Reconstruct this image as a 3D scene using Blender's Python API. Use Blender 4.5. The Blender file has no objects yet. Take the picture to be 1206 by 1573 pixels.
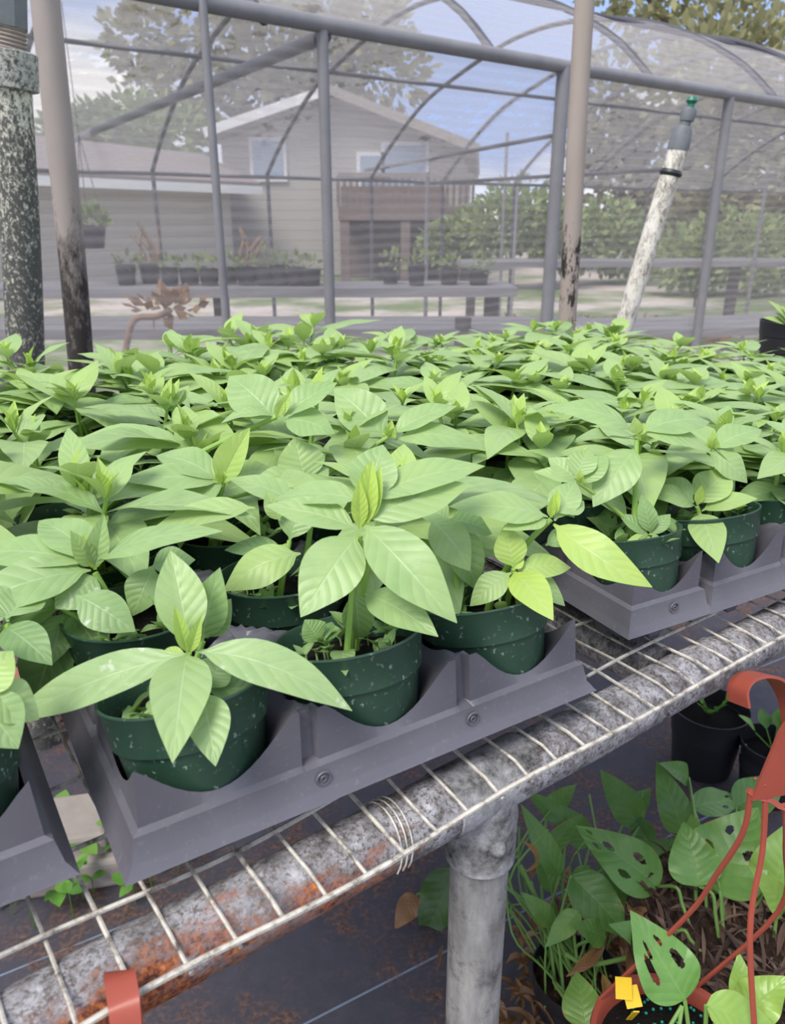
import bpy, math, random
import numpy as np
from mathutils import Vector, Matrix
random.seed(7); rng = np.random.default_rng(7)
R = math.radians
SC = bpy.context.scene
COL = SC.collection

# ---------------------------------------------------------------- camera, sky, sun, exposure
HC = 1.10                     # camera height above the ground
BZ = HC - 0.33                # height of the wire bench top
PITCH = math.atan2(456, 1200)
cam_d = bpy.data.cameras.new('camera'); cam = bpy.data.objects.new('camera', cam_d); COL.objects.link(cam)
cam.location = (0, 0, HC); cam.rotation_euler = (math.pi/2 - PITCH, 0, 0)
cam_d.sensor_fit = 'VERTICAL'; cam_d.sensor_height = 36; cam_d.lens = 36*1200/1573
cam_d.clip_start = 0.02; cam_d.clip_end = 300
cam_d.dof.use_dof = True; cam_d.dof.focus_distance = 0.62; cam_d.dof.aperture_fstop = 13
SC.camera = cam
SC.view_settings.view_transform = 'Standard'; SC.view_settings.look = 'None'
SC.view_settings.gamma = 1; SC.view_settings.exposure = 0.0
SC.view_settings.use_curve_mapping = False

W = bpy.data.worlds.new('sky'); SC.world = W; W.use_nodes = True
nt = W.node_tree; nt.nodes.clear()
def wn(t, **k):
    n = nt.nodes.new(t)
    for a, b in k.items(): setattr(n, a, b)
    return n
o_ = wn('ShaderNodeOutputWorld'); bg = wn('ShaderNodeBackground'); tc = wn('ShaderNodeTexCoord')
nz = wn('ShaderNodeTexNoise'); nz.inputs['Scale'].default_value = 3.2; nz.inputs['Detail'].default_value = 5
mp = wn('ShaderNodeMapping'); mp.inputs['Scale'].default_value = (1, 1, 2.4); mp.inputs['Location'].default_value = (0.35, 0.1, 0.3)
rp = wn('ShaderNodeValToRGB'); rp.color_ramp.elements[0].position = .42; rp.color_ramp.elements[1].position = .60
rp.color_ramp.elements[0].color = (.36, .50, .86, 1); rp.color_ramp.elements[1].color = (1, .985, .96, 1)
nt.links.new(tc.outputs['Generated'], mp.inputs['Vector']); nt.links.new(mp.outputs[0], nz.inputs['Vector'])
vd = wn('ShaderNodeVectorMath'); vd.operation = 'DOT_PRODUCT'; vd.inputs[1].default_value = (.118, .973, .200)   # a clear patch among the clouds
mr_ = wn('ShaderNodeMapRange'); mr_.interpolation_type = 'SMOOTHSTEP'; mr_.inputs[1].default_value = .978; mr_.inputs[2].default_value = .997; mr_.inputs[3].default_value = 0; mr_.inputs[4].default_value = .17
sb_ = wn('ShaderNodeMath'); sb_.operation = 'SUBTRACT'
nt.links.new(tc.outputs['Generated'], vd.inputs[0]); nt.links.new(vd.outputs['Value'], mr_.inputs[0]); nt.links.new(nz.outputs['Fac'], sb_.inputs[0]); nt.links.new(mr_.outputs[0], sb_.inputs[1])
nt.links.new(sb_.outputs[0], rp.inputs['Fac']); nt.links.new(rp.outputs[0], bg.inputs['Color'])
bg.inputs['Strength'].default_value = 1.3; nt.links.new(bg.outputs[0], o_.inputs['Surface'])
sd = bpy.data.lights.new('sun', 'SUN'); sd.energy = 3.8; sd.angle = R(25); sd.color = (1, .96, .88)
sun = bpy.data.objects.new('sun', sd); COL.objects.link(sun); sun.rotation_euler = (R(28), R(-22), 0)

# ---------------------------------------------------------------- pixel rays and bench axes
CP, SP = math.cos(PITCH), math.sin(PITCH)
def ray(x, y):
    a, b = (x-603)/1200, -(y-786.5)/1200
    return Vector((a, CP + b*SP, -SP + b*CP))
def at(x, y, Y):
    r = ray(x, y); return Vector((0, 0, HC)) + r*(Y/r.y)
def atz(x, y, z):
    r = ray(x, y); return Vector((0, 0, HC)) + r*((z-HC)/r.z)
AU = R(53.7)
U = Vector((math.sin(AU), math.cos(AU), 0)); V = Vector((-math.cos(AU), math.sin(AU), 0)); Z = Vector((0, 0, 1))
def uvz(u, v, z=0): return U*u + V*v + Z*z
def atv(x, y, v):
    r = ray(x, y); return Vector((0, 0, HC)) + r*(v/r.dot(V))
UANG = math.atan2(U.y, U.x)

# ---------------------------------------------------------------- materials
class NB:
    def __init__(s, name):
        s.m = bpy.data.materials.new(name); s.m.use_nodes = True
        s.t = s.m.node_tree; s.n = s.t.nodes; s.bsdf = s.n['Principled BSDF']; s.out = s.n['Material Output']
    def node(s, t, **k):
        n = s.n.new(t)
        for a, b in k.items():
            if a in n.inputs.keys(): 
                v = n.inputs[a]
                if isinstance(b, bpy.types.NodeSocket): s.t.links.new(b, v)
                else: v.default_value = b
            else: setattr(n, a, b)
        return n
    def link(s, a, b): s.t.links.new(a, b)
    def coord(s, kind='Object', scale=(1, 1, 1)):
        c = s.node('ShaderNodeTexCoord'); m = s.node('ShaderNodeMapping'); m.inputs['Scale'].default_value = scale
        s.link(c.outputs[kind], m.inputs['Vector']); return m.outputs[0]
    def noise(s, vec, scale, detail=4, rough=.6):
        n = s.node('ShaderNodeTexNoise'); n.inputs['Scale'].default_value = scale; n.inputs['Detail'].default_value = detail
        n.inputs['Roughness'].default_value = rough; s.link(vec, n.inputs['Vector']); return n.outputs['Fac']
    def ramp(s, fac, stops):
        n = s.node('ShaderNodeValToRGB'); cr = n.color_ramp
        while len(cr.elements) < len(stops): cr.elements.new(.5)
        for e, (p, c) in zip(cr.elements, stops):
            e.position = p; e.color = (*c, 1) if not isinstance(c, (int, float)) else (c, c, c, 1)
        s.link(fac, n.inputs['Fac']); return n.outputs['Color']
    def mix(s, fac, a, b, mode='MIX'):
        n = s.node('ShaderNodeMix'); n.data_type = 'RGBA'; n.blend_type = mode
        for sock, v in ((n.inputs[0], fac), (n.inputs[6], a), (n.inputs[7], b)):
            if isinstance(v, bpy.types.NodeSocket): s.link(v, sock)
            elif isinstance(v, (int, float)): sock.default_value = v
            else: sock.default_value = (*v, 1)
        return n.outputs[2]
    def math(s, op, a, b=None, c=None):
        n = s.node('ShaderNodeMath'); n.operation = op
        for i, v in enumerate((a, b, c)):
            if v is None: continue
            if isinstance(v, bpy.types.NodeSocket): s.link(v, n.inputs[i])
            else: n.inputs[i].default_value = v
        return n.outputs[0]
    def bump(s, h, strength=.3, dist=.002):
        n = s.node('ShaderNodeBump'); n.inputs['Strength'].default_value = strength; n.inputs['Distance'].default_value = dist
        s.link(h, n.inputs['Height']); s.link(n.outputs[0], s.bsdf.inputs['Normal'])
    def col(s, c):
        if isinstance(c, bpy.types.NodeSocket): s.link(c, s.bsdf.inputs['Base Color'])
        else: s.bsdf.inputs['Base Color'].default_value = (*c, 1)
    def set(s, rough=.5, spec=.5, metal=0):
        s.bsdf.inputs['Roughness'].default_value = rough; s.bsdf.inputs['Specular IOR Level'].default_value = spec
        s.bsdf.inputs['Metallic'].default_value = metal
MT = {}
def simple(name, c, rough=.6, spec=.4, var=.25, scale=20, bump=0, dist=.002, aniso=(1, 1, 1)):
    b = NB(name); v = b.coord('Object', aniso); f = b.noise(v, scale)
    b.col(b.mix(f, tuple(x*(1-var) for x in c), tuple(min(1, x*(1+var)) for x in c))); b.set(rough, spec)
    if bump: b.bump(f, bump, dist)
    MT[name] = b.m; return b.m

def leaf_material(name, dark, light, young, vein, transl=.3, rough=.42, nveins=9, veinmix=.45, edge=None, spots=None):
    b = NB(name)
    uv = b.node('ShaderNodeUVMap'); uv.uv_map = 'UVMap'
    sx = b.node('ShaderNodeSeparateXYZ'); b.link(uv.outputs[0], sx.inputs[0])
    t = sx.outputs[0]; s = b.math('ABSOLUTE', b.math('MULTIPLY_ADD', sx.outputs[1], 2, -1))
    att = b.node('ShaderNodeAttribute'); att.attribute_name = 'tone'
    tone = att.outputs['Fac']
    co = b.coord('Object')
    nz = b.noise(co, 60, 3)
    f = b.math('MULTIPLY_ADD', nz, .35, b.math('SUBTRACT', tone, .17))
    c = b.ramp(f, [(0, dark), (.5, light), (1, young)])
    mid = b.math('SUBTRACT', 1, b.math('SMOOTH_MIN', b.math('MULTIPLY', s, 18), 1, .3)); mid = b.math('MAXIMUM', mid, 0)
    q = b.math('SUBTRACT', b.math('MULTIPLY', t, nveins), b.math('MULTIPLY', s, 1.7))
    fr = b.math('ABSOLUTE', b.math('SUBTRACT', b.math('FRACT', q), .5))
    vn = b.math('MAXIMUM', b.math('SUBTRACT', 1, b.math('MULTIPLY', fr, 14)), 0)
    vv = b.math('MAXIMUM', mid, b.math('MULTIPLY', vn, .45))
    c = b.mix(b.math('MULTIPLY', vv, veinmix), c, vein)
    geo = b.node('ShaderNodeNewGeometry')
    if edge:
        e = b.math('MULTIPLY', b.math('GREATER_THAN', b.math('ADD', s, b.math('MULTIPLY', b.noise(co, 25), .9)), 1.50), 1)
        c = b.mix(e, c, edge)
    if spots: c = b.mix(b.math('MULTIPLY', b.ramp(b.noise(co, 95, 4, .65), [(.58, 0), (.66, .8)]), b.ramp(b.noise(co, 22, 2), [(.46, 0), (.56, 1)])), c, spots)
    b.col(c); b.set(rough, .5)
    h = b.math('ADD', b.math('MULTIPLY_ADD', b.math('SINE', b.math('MULTIPLY', fr, 3.1)), 1.0, b.math('MULTIPLY', mid, -1.0)), b.math('MULTIPLY', b.noise(co, 160, 2), .7))
    b.bump(h, .22, .0016)
    tr = b.node('ShaderNodeBsdfTranslucent'); 
    hs = b.mix(.5, c, young, 'MULTIPLY'); b.link(b.mix(.45, c, young), tr.inputs['Color'])
    mx = b.node('ShaderNodeMixShader'); mx.inputs[0].default_value = transl
    b.link(b.bsdf.outputs[0], mx.inputs[1]); b.link(tr.outputs[0], mx.inputs[2]); b.link(mx.outputs[0], b.out.inputs['Surface'])
    MT[name] = b.m; return b.m
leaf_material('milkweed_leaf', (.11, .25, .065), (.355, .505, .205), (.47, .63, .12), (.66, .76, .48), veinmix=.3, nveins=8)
leaf_material('marked_leaf', (.11, .25, .065), (.355, .505, .215), (.47, .63, .12), (.66, .76, .48), veinmix=.3, nveins=8, spots=(.66, .72, .55))
leaf_material('monstera_leaf', (.06, .17, .035), (.14, .31, .07), (.32, .48, .09), (.30, .44, .18), transl=.2, rough=.36, nveins=8, veinmix=.35, edge=(.38, .27, .06))
leaf_material('weed_leaf', (.05, .15, .02), (.12, .30, .04), (.25, .45, .07), (.2, .4, .1), transl=.25)
leaf_material('old_leaf', (.03, .07, .02), (.05, .11, .03), (.16, .22, .05), (.10, .15, .05), transl=.1, edge=(.25, .12, .04))
leaf_material('brown_leaf', (.14, .07, .03), (.28, .14, .06), (.45, .30, .08), (.3, .18, .1), transl=.2)
leaf_material('bark_chip', (.02, .012, .009), (.09, .05, .035), (.26, .17, .12), (.1, .06, .04), transl=.02, rough=.8)
leaf_material('tree_leaf', (.16, .15, .08), (.30, .29, .16), (.42, .40, .20), (.2, .22, .1), transl=.35, rough=.7)
leaf_material('shrub_leaf', (.11, .15, .06), (.24, .30, .12), (.38, .46, .16), (.2, .26, .12), transl=.3, rough=.7)
simple('milkweed_stem', (.24, .40, .08), .5, .4, .3, 40)
simple('monstera_stem', (.16, .30, .07), .45, .4, .3, 30)

b = NB('green_pot'); v = b.coord(); 
sp = b.ramp(b.noise(v, 260, 2), [(.62, 0), (.70, 1)]); sp2 = b.ramp(b.noise(v, 40, 3), [(.38, .15), (.60, 1)])
base = b.mix(b.noise(v, 25), (.016, .046, .028), (.034, .078, .050))
b.col(b.mix(b.math('MULTIPLY', b.math('MULTIPLY', sp, sp2), .55), base, (.45, .55, .47))); b.set(.38, .5); MT['green_pot'] = b.m
b = NB('tray_plastic'); v = b.coord(); f = b.noise(v, 18, 4); g = b.noise(v, 300, 2)
c = b.mix(f, (.085, .080, .098), (.135, .128, .150)); b.col(b.mix(b.math('MULTIPLY', b.ramp(g, [(.6, 0), (.8, 1)]), .25), c, (.3, .29, .3)))
b.set(.42, .5); b.bump(b.noise(v, 45, 2), .12, .002); MT['tray_plastic'] = b.m
b = NB('potting_soil'); v = b.coord(); g = b.noise(v, 330, 3, .7)
b.col(b.ramp(g, [(.3, (.003, .0025, .0025)), (.64, (.010, .008, .007)), (.73, (.03, .022, .018)), (.78, (.55, .5, .45))])); b.set(.9, .2); b.bump(g, .9, .004); MT['potting_soil'] = b.m
b = NB('bark_mulch'); v = b.coord('Object', (1, .35, 1)); g = b.noise(v, 130, 5, .7)
b.col(b.ramp(g, [(.35, (.008, .005, .004)), (.54, (.05, .028, .02)), (.74, (.20, .12, .085))])); b.set(.85, .2); b.bump(g, 1, .01); MT['bark_mulch'] = b.m
b = NB('wire'); v = b.coord(); g = b.noise(v, 90, 4, .7)
b.col(b.ramp(g, [(.32, (.12, .10, .08)), (.5, (.50, .46, .40)), (.75, (.72, .68, .60))])); b.set(.6, .4); MT['wire'] = b.m
# weathered plastic pipe of the bench rail, grey with dirt and (towards its near end) orange rust
b = NB('rail_pipe'); v = b.coord(); g = b.noise(v, 55, 6, .75); g2 = b.noise(v, 12, 4, .6); g3 = b.noise(v, 260, 3, .7)
c = b.ramp(g, [(.32, (.06, .054, .052)), (.47, (.235, .225, .235)), (.68, (.47, .455, .48))])
c = b.mix(b.ramp(g3, [(.50, 0), (.64, .85)]), c, (.11, .085, .072))
c = b.mix(b.math('MULTIPLY', b.ramp(b.noise(v, 420, 2, .6), [(.52, 0), (.64, .7)]), b.ramp(g2, [(.40, .25), (.60, 1)])), c, (.035, .03, .028))
sx = b.node('ShaderNodeSeparateXYZ'); b.link(v, sx.inputs[0])
zone = b.math('MULTIPLY', b.ramp(sx.outputs[0], [(0, 1), (.22, .75), (.34, 0)]), 1)
mz = b.node('ShaderNodeMapRange'); b.link(sx.outputs[1], mz.inputs[0]); mz.inputs[1].default_value = .01; mz.inputs[2].default_value = -.012; mz.inputs[3].default_value = .72; mz.inputs[4].default_value = 1.12
zone = b.math('MULTIPLY', zone, mz.outputs[0])
rust = b.ramp(b.math('MULTIPLY', zone, b.math('ADD', b.noise(b.coord('Object', (.5, 1.4, 1.4)), 24, 6, .75), .0)), [(.40, 0), (.56, 1)])
c = b.mix(rust, c, b.ramp(g3, [(.35, (.05, .02, .014)), (.5, (.24, .07, .03)), (.7, (.55, .20, .07))]))
b.col(c); b.set(.75, .3); b.bump(g, .5, .003); MT['rail_pipe'] = b.m
b = NB('leg_pipe'); v = b.coord('Object', (1, 1, .25)); g = b.noise(v, 60, 5, .7); g2 = b.noise(b.coord(), 22, 5, .75)
c = b.ramp(g, [(.3, (.15, .142, .135)), (.55, (.28, .27, .26)), (.75, (.41, .395, .375))])
b.col(b.mix(b.ramp(g2, [(.52, 0), (.66, .8)]), c, (.06, .05, .045))); b.set(.75, .3); b.bump(g, .3, .002); MT['leg_pipe'] = b.m
b = NB('tee_plastic'); v = b.coord(); g = b.noise(v, 40, 6, .75)
b.col(b.ramp(g, [(.36, (.04, .038, .036)), (.48, (.18, .175, .175)), (.68, (.42, .41, .42))])); b.set(.8, .3); b.bump(g, .5, .003); MT['tee_plastic'] = b.m
def mouldy(name, clean, dirt, scale=70, lo=.44, hi=.52, aniso=(1, 1, .5), rough=.7, zramp=None):
    b = NB(name); v = b.coord('Object', aniso); g = b.noise(v, scale, 6, .8); big = b.noise(b.coord('Object', (1, 1, .4)), 9, 3)
    f = b.math('ADD', g, b.math('MULTIPLY_ADD', big, .35, -.175))
    if zramp:
        sx = b.node('ShaderNodeSeparateXYZ'); b.link(b.coord(), sx.inputs[0])
        mr = b.node('ShaderNodeMapRange'); b.link(sx.outputs[2], mr.inputs[0])
        for i, q in enumerate(zramp): mr.inputs[i+1].default_value = q
        f = b.math('ADD', f, mr.outputs[0])
    m = b.ramp(f, [(lo, 0), (hi, 1)])
    c = b.mix(b.noise(v, 20), tuple(x*.8 for x in clean), tuple(min(1, x*1.15) for x in clean))
    b.col(b.mix(m, c, dirt)); b.set(rough, .3); b.bump(g, .3, .002); MT[name] = b.m
mouldy('mouldy_white_pipe', (.58, .56, .47), (.075, .075, .068), 150, .46, .58, (1, 1, .7), zramp=(HC+.30, HC+.10, -.10, .10))
mouldy('mouldy_coupling', (.40, .40, .36), (.06, .06, .058), 120, .42, .56, (1, 1, 1))
mouldy('riser_pipe', (.66, .62, .56), (.20, .165, .14), 75, .46, .62, (1, 1, .5))
mouldy('tan_post', (.34, .285, .25), (.03, .026, .022), 40, .58, .62, (1, 1, .3), zramp=(HC+.10, HC-.05, -.25, .06))
mouldy('dark_post', (.33, .285, .26), (.035, .03, .027), 45, .50, .76, (1, 1, .4), zramp=(HC+.18, HC-.15, -.22, .26))
simple('grey_fitting', (.14, .15, .16), .6, .4, .3, 60, .3)
simple('terracotta_plastic', (.33, .068, .043), .42, .5, .18, 30)
simple('black_plastic', (.018, .018, .022), .45, .5, .4, 20)
simple('green_nozzle', (.02, .16, .10), .4, .5, .1, 20)
simple('yellow_tag', (.80, .52, .02), .45, .4, .1, 30)
simple('fertiliser', (.01, .30, .20), .3, .6, .2, 50)
simple('perlite', (.7, .68, .64), .8, .2, .1, 50)
simple('white_plastic', (.75, .75, .74), .5, .4, .05, 20)
simple('galvanised_tube', (.21, .205, .215), .55, .4, .25, 12)
simple('dark_tube', (.085, .085, .10), .6, .3, .25, 12)
simple('weathered_wood', (.25, .24, .245), .9, .1, .45, 14, .4, .004, (.12, 1, 1))
simple('dark_wood', (.11, .10, .10), .9, .1, .4, 14, .3, .004, (.12, 1, 1))
simple('concrete', (.33, .29, .26), .9, .1, .3, 18, .5, .004)
simple('red_brick', (.30, .13, .10), .9, .1, .3, 25, .5, .004)
simple('bark', (.16, .13, .11), .9, .1, .4, 8, .5, .02, (1, 1, .2))
simple('roof_shingle', (.24, .20, .19), .9, .1, .3, 9, .3, .02)
simple('white_trim', (.75, .74, .74), .6, .3, .05, 3)
simple('window_glass', (.25, .33, .45), .15, .6, .2, 2)
simple('deck_wood', (.15, .115, .105), .85, .2, .3, 10)
simple('dry_stem', (.30, .20, .14), .85, .2, .3, 30)
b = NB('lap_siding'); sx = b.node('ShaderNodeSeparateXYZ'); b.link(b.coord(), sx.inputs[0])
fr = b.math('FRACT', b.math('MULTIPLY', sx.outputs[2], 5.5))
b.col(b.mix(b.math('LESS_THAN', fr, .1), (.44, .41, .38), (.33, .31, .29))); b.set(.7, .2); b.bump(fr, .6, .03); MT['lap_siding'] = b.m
# black woven ground cloth with dirt
b = NB('ground_cloth'); v = b.coord('Object'); g = b.noise(v, 3.5, 6, .7); g2 = b.noise(v, 30, 5, .7)
rot = b.node('ShaderNodeMapping'); rot.inputs['Rotation'].default_value = (0, 0, -UANG+.12); b.link(b.node('ShaderNodeTexCoord').outputs['Object'], rot.inputs[0])
sx = b.node('ShaderNodeSeparateXYZ'); b.link(rot.outputs[0], sx.inputs[0])
ln = b.math('LESS_THAN', b.math('ABSOLUTE', b.math('SUBTRACT', b.math('FRACT', b.math('MULTIPLY', sx.outputs[1], 3.3)), .5)), .006)
c = b.mix(g2, (.040, .038, .050), (.085, .082, .105))
c = b.mix(b.math('MULTIPLY', ln, .8), c, (.22, .28, .36))
dirt = b.math('MULTIPLY', b.ramp(g, [(.46, 0), (.58, 1)]), b.ramp(g2, [(.40, 0), (.60, 1)]))
c = b.mix(dirt, c, b.ramp(b.noise(v, 120, 3), [(.4, (.06, .03, .022)), (.65, (.19, .105, .075))]))
b.col(c); b.set(.7, .3); b.bump(g2, .3, .004); MT['ground_cloth'] = b.m
b = NB('yard_ground'); v = b.coord('Object'); g = b.noise(v, .45, 5, .65); g2 = b.noise(v, 9, 5, .7)
b.col(b.mix(b.ramp(g, [(.42, 0), (.56, 1)]), b.mix(g2, (.40, .34, .30), (.55, .48, .44)), b.mix(g2, (.09, .13, .05), (.20, .25, .11)))); b.set(.95, .1); MT['yard_ground'] = b.m
def cloth(name, colr, fac, amp, flecks=False):
    b = NB(name); v = b.coord('Object')
    wv = b.node('ShaderNodeTexWave'); wv.wave_type = 'BANDS'; wv.bands_direction = 'Z'; wv.inputs['Scale'].default_value = 9
    wv.inputs['Distortion'].default_value = 2.2; wv.inputs['Detail'].default_value = 2; wv.inputs['Detail Scale'].default_value = .6
    b.link(v, wv.inputs['Vector'])
    f = b.math('MULTIPLY_ADD', wv.outputs['Fac'], amp, fac - amp/2)
    f = b.math('ADD', f, b.math('MULTIPLY_ADD', b.noise(v, 2.2, 2), .16, -.08))
    if flecks:
        hole = b.ramp(b.math('MULTIPLY', b.noise(b.coord('Object', (1, 1, 2.5)), 9, 3, .6), b.ramp(b.noise(v, 1.1, 2), [(.4, .75), (.6, 1.1)])), [(.60, 0), (.64, 1)])
        f = b.math('MULTIPLY', f, b.math('SUBTRACT', 1, b.math('MULTIPLY', hole, .85)))
    d = b.node('ShaderNodeBsdfDiffuse'); d.inputs['Color'].default_value = (*colr, 1)
    tl = b.node('ShaderNodeBsdfTranslucent'); tl.inputs['Color'].default_value = (*colr, 1)
    m1 = b.node('ShaderNodeMixShader'); m1.inputs[0].default_value = .4; b.link(d.outputs[0], m1.inputs[1]); b.link(tl.outputs[0], m1.inputs[2])
    tr = b.node('ShaderNodeBsdfTransparent'); mx = b.node('ShaderNodeMixShader')
    b.link(f, mx.inputs[0]); b.link(tr.outputs[0], mx.inputs[1]); b.link(m1.outputs[0], mx.inputs[2]); b.link(mx.outputs[0], b.out.inputs['Surface'])
    MT[name] = b.m
cloth('shade_cloth_wall', (.68, .63, .62), .30, .13)
cloth('shade_cloth_roof', (.62, .59, .60), .37, .08, True)

# ---------------------------------------------------------------- mesh builder
class MB:
    def __init__(s): s.v = []; s.f = []; s.uv = []; s.tone = []; s.smooth = True
    def add(s, vs, fs, uvs=None, tone=.5):
        o = len(s.v); s.v += [tuple(p) for p in vs]; s.f += [tuple(i+o for i in f) for f in fs]
        s.uv += list(uvs) if uvs is not None else [(0, 0)]*len(vs); s.tone += [tone]*len(vs)
        return s
    def box(s, c, size, rot=None):
        c = Vector(c); h = Vector(size)/2; M = rot or Matrix.Identity(3)
        vs = [c + M @ Vector((h.x*a, h.y*b_, h.z*d)) for a in (-1, 1) for b_ in (-1, 1) for d in (-1, 1)]
        return s.add(vs, [(0, 1, 3, 2), (4, 6, 7, 5), (0, 4, 5, 1), (2, 3, 7, 6), (0, 2, 6, 4), (1, 5, 7, 3)])
    def beam(s, p, q, w, h):
        p, q = Vector(p), Vector(q); d = (q-p); L = d.length; x = d.normalized(); y = Z.cross(x)
        y = y.normalized() if y.length > 1e-4 else Vector((0, 1, 0)); z = x.cross(y)
        return s.box((p+q)/2, (L, w, h), Matrix((x, y, z)).transposed())
    def tube(s, pts, r, n=12, caps=True, flat=None):
        pts = [Vector(p) for p in pts]; m = len(pts); rs = r if isinstance(r, (list, tuple)) else [r]*m
        t0 = (pts[1]-pts[0]).normalized(); a = Vector((0, 0, 1)) if abs(t0.z) < .9 else Vector((1, 0, 0))
        nrm = (a - t0*a.dot(t0)).normalized(); vs = []
        for i, p in enumerate(pts):
            t = (pts[min(i+1, m-1)] - pts[max(i-1, 0)]).normalized()
            nrm = (nrm - t*nrm.dot(t)).normalized(); bn = t.cross(nrm)
            for k in range(n):
                an = 2*math.pi*k/n; vs.append(p + (nrm*math.cos(an) + bn*math.sin(an)*(flat or 1))*rs[i])
        fs = [(i*n+k, i*n+(k+1) % n, (i+1)*n+(k+1) % n, (i+1)*n+k) for i in range(m-1) for k in range(n)]
        if caps: fs += [tuple(range(n))[::-1], tuple((m-1)*n+k for k in range(n))]
        return s.add(vs, fs)
    def lathe(s, prof, n=32, c=(0, 0, 0), caps=False):
        vs = [(c[0]+r*math.cos(2*math.pi*k/n), c[1]+r*math.sin(2*math.pi*k/n), c[2]+z) for r, z in prof for k in range(n)]
        m = len(prof); fs = [(i*n+k, i*n+(k+1) % n, (i+1)*n+(k+1) % n, (i+1)*n+k) for i in range(m-1) for k in range(n)]
        if caps: fs += [tuple(range(n))[::-1], tuple((m-1)*n+k for k in range(n))]
        return s.add(vs, fs)
    def blob(s, c, r, n=8, sq=1):
        prof = [(max(1e-4, r*math.sin(math.pi*i/6)), -r*sq*math.cos(math.pi*i/6)) for i in range(7)]
        return s.lathe(prof, n, c)
    def ribbon(s, pts, side, w, th):
        pts = [Vector(p) for p in pts]; vs = []; m = len(pts)
        ws = w if isinstance(w, (list, tuple)) else [w]*m
        for i, p in enumerate(pts):
            t = (pts[min(i+1, m-1)]-pts[max(i-1, 0)]).normalized(); sd_ = side - t*side.dot(t); sd_.normalize(); nn = t.cross(sd_)
            for a, c in ((-1, -1), (1, -1), (1, 1), (-1, 1)): vs.append(p + sd_*a*ws[i]/2 + nn*c*th/2)
        fs = [(i*4+k, i*4+(k+1) % 4, (i+1)*4+(k+1) % 4, (i+1)*4+k) for i in range(m-1) for k in range(4)] + [(3, 2, 1, 0), tuple((m-1)*4+k for k in range(4))]
        return s.add(vs, fs)
    def mesh(s, name, mat, smooth=True, offset=None):
        me = bpy.data.meshes.new(name)
        vs = s.v if offset is None else [(p[0]-offset[0], p[1]-offset[1], p[2]-offset[2]) for p in s.v]
        me.from_pydata(vs, [], s.f)
        ul = me.uv_layers.new(name='UVMap'); vi = np.empty(len(me.loops), dtype=np.int32); me.loops.foreach_get('vertex_index', vi)
        ul.data.foreach_set('uv', np.array(s.uv, dtype=np.float32)[vi].ravel())
        at_ = me.attributes.new('tone', 'FLOAT', 'POINT'); at_.data.foreach_set('value', np.array(s.tone, dtype=np.float32))
        if smooth:
            me.polygons.foreach_set('use_smooth', [True]*len(me.polygons))
            try: me.set_sharp_from_angle(angle=R(38))
            except Exception: pass
        me.materials.append(MT[mat]); me.update(); return me
    def build(s, name, mat, parent=None, smooth=True, origin=None):
        """one object; with a parent the builder's coordinates are world ones, shifted into the parent's frame"""
        off = None
        if parent is not None and origin is None: off = parent.get('_o') and parent['_o'][:] or tuple(parent.location)
        elif origin is not None: off = tuple(origin)
        me = s.mesh(name, mat, smooth, off); o = bpy.data.objects.new(name, me); COL.objects.link(o)
        if parent is not None: o.parent = parent
        elif origin is not None: o.location = origin
        return o
def place(name, me, parent=None, loc=(0, 0, 0)):
    o = bpy.data.objects.new(name, me); COL.objects.link(o); o.parent = parent; o.location = loc; return o
def tag(o, label, cat, group=None, kind=None):
    o['label'] = label; o['category'] = cat
    if group: o['group'] = group
    if kind: o['kind'] = kind
    return o
def thing(name, label, cat, loc=(0, 0, 0), group=None, rz=0):
    o = bpy.data.objects.new(name, None); COL.objects.link(o); o.location = loc; o.rotation_euler.z = rz; o.empty_display_size = .02
    return tag(o, label, cat, group)
class Sub:
    """adds parts to a thing, and sub-parts to a part, in world coordinates (things here are unrotated)"""
def part(mb, name, mat, root, holder=None, smooth=True):
    o = mb.build(name, mat, None, smooth, None)
    me = o.data; off = root.location
    me.transform(Matrix.Translation(-off)); o.parent = holder or root
    return o
def structure(o): o['kind'] = 'structure'; return o

def leaf(mb, base, tip, width, n, arch=.10, fold=.15, wave=.06, tone=.5, nt_=12, ns=6, ph=0, pet=.06, peak=.75, holes=None, side=0, thick=0):
    base, tip, n = Vector(base), Vector(tip), Vector(n)
    ax = tip-base; L = ax.length; a = ax/L; n = (n - a*n.dot(a)).normalized(); sd_ = a.cross(n)
    vs, uvs = [], []
    for i in range(nt_+1):
        t = i/nt_; c = base + ax*t + n*(arch*L*4*t*(1-t)*(1.15-.3*t)) + sd_*(side*L*4*t*(1-t))
        u = max(0, (t-pet)/(1-pet)); w = math.sin(math.pi*u**peak)**.92 if 0 < u < 1 else 0
        hw = max(.5*width*w, .0007 if t < .95 else .0002)
        for j in range(ns+1):
            s = -1+2*j/ns
            off = fold*abs(s)*hw*1.2 + wave*hw*abs(s)**1.5*math.sin(t*13+ph+(2.1 if s > 0 else 0))
            vs.append(c + sd_*s*hw + n*off); uvs.append((t, (s+1)/2))
    fs = []
    for i in range(nt_):
        for j in range(ns):
            if holes:
                t, s = (i+.5)/nt_, -1+2*(j+.5)/ns
                if any(((t-ht-.10*(abs(s)-abs(hs)))/hr)**2 + ((s-hs)/hq)**2 < 1 for ht, hs, hr, hq in holes): continue
            k = i*(ns+1)+j; fs.append((k, k+1, k+ns+2, k+ns+1))
    mb.add(vs, fs, uvs, tone)

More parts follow.
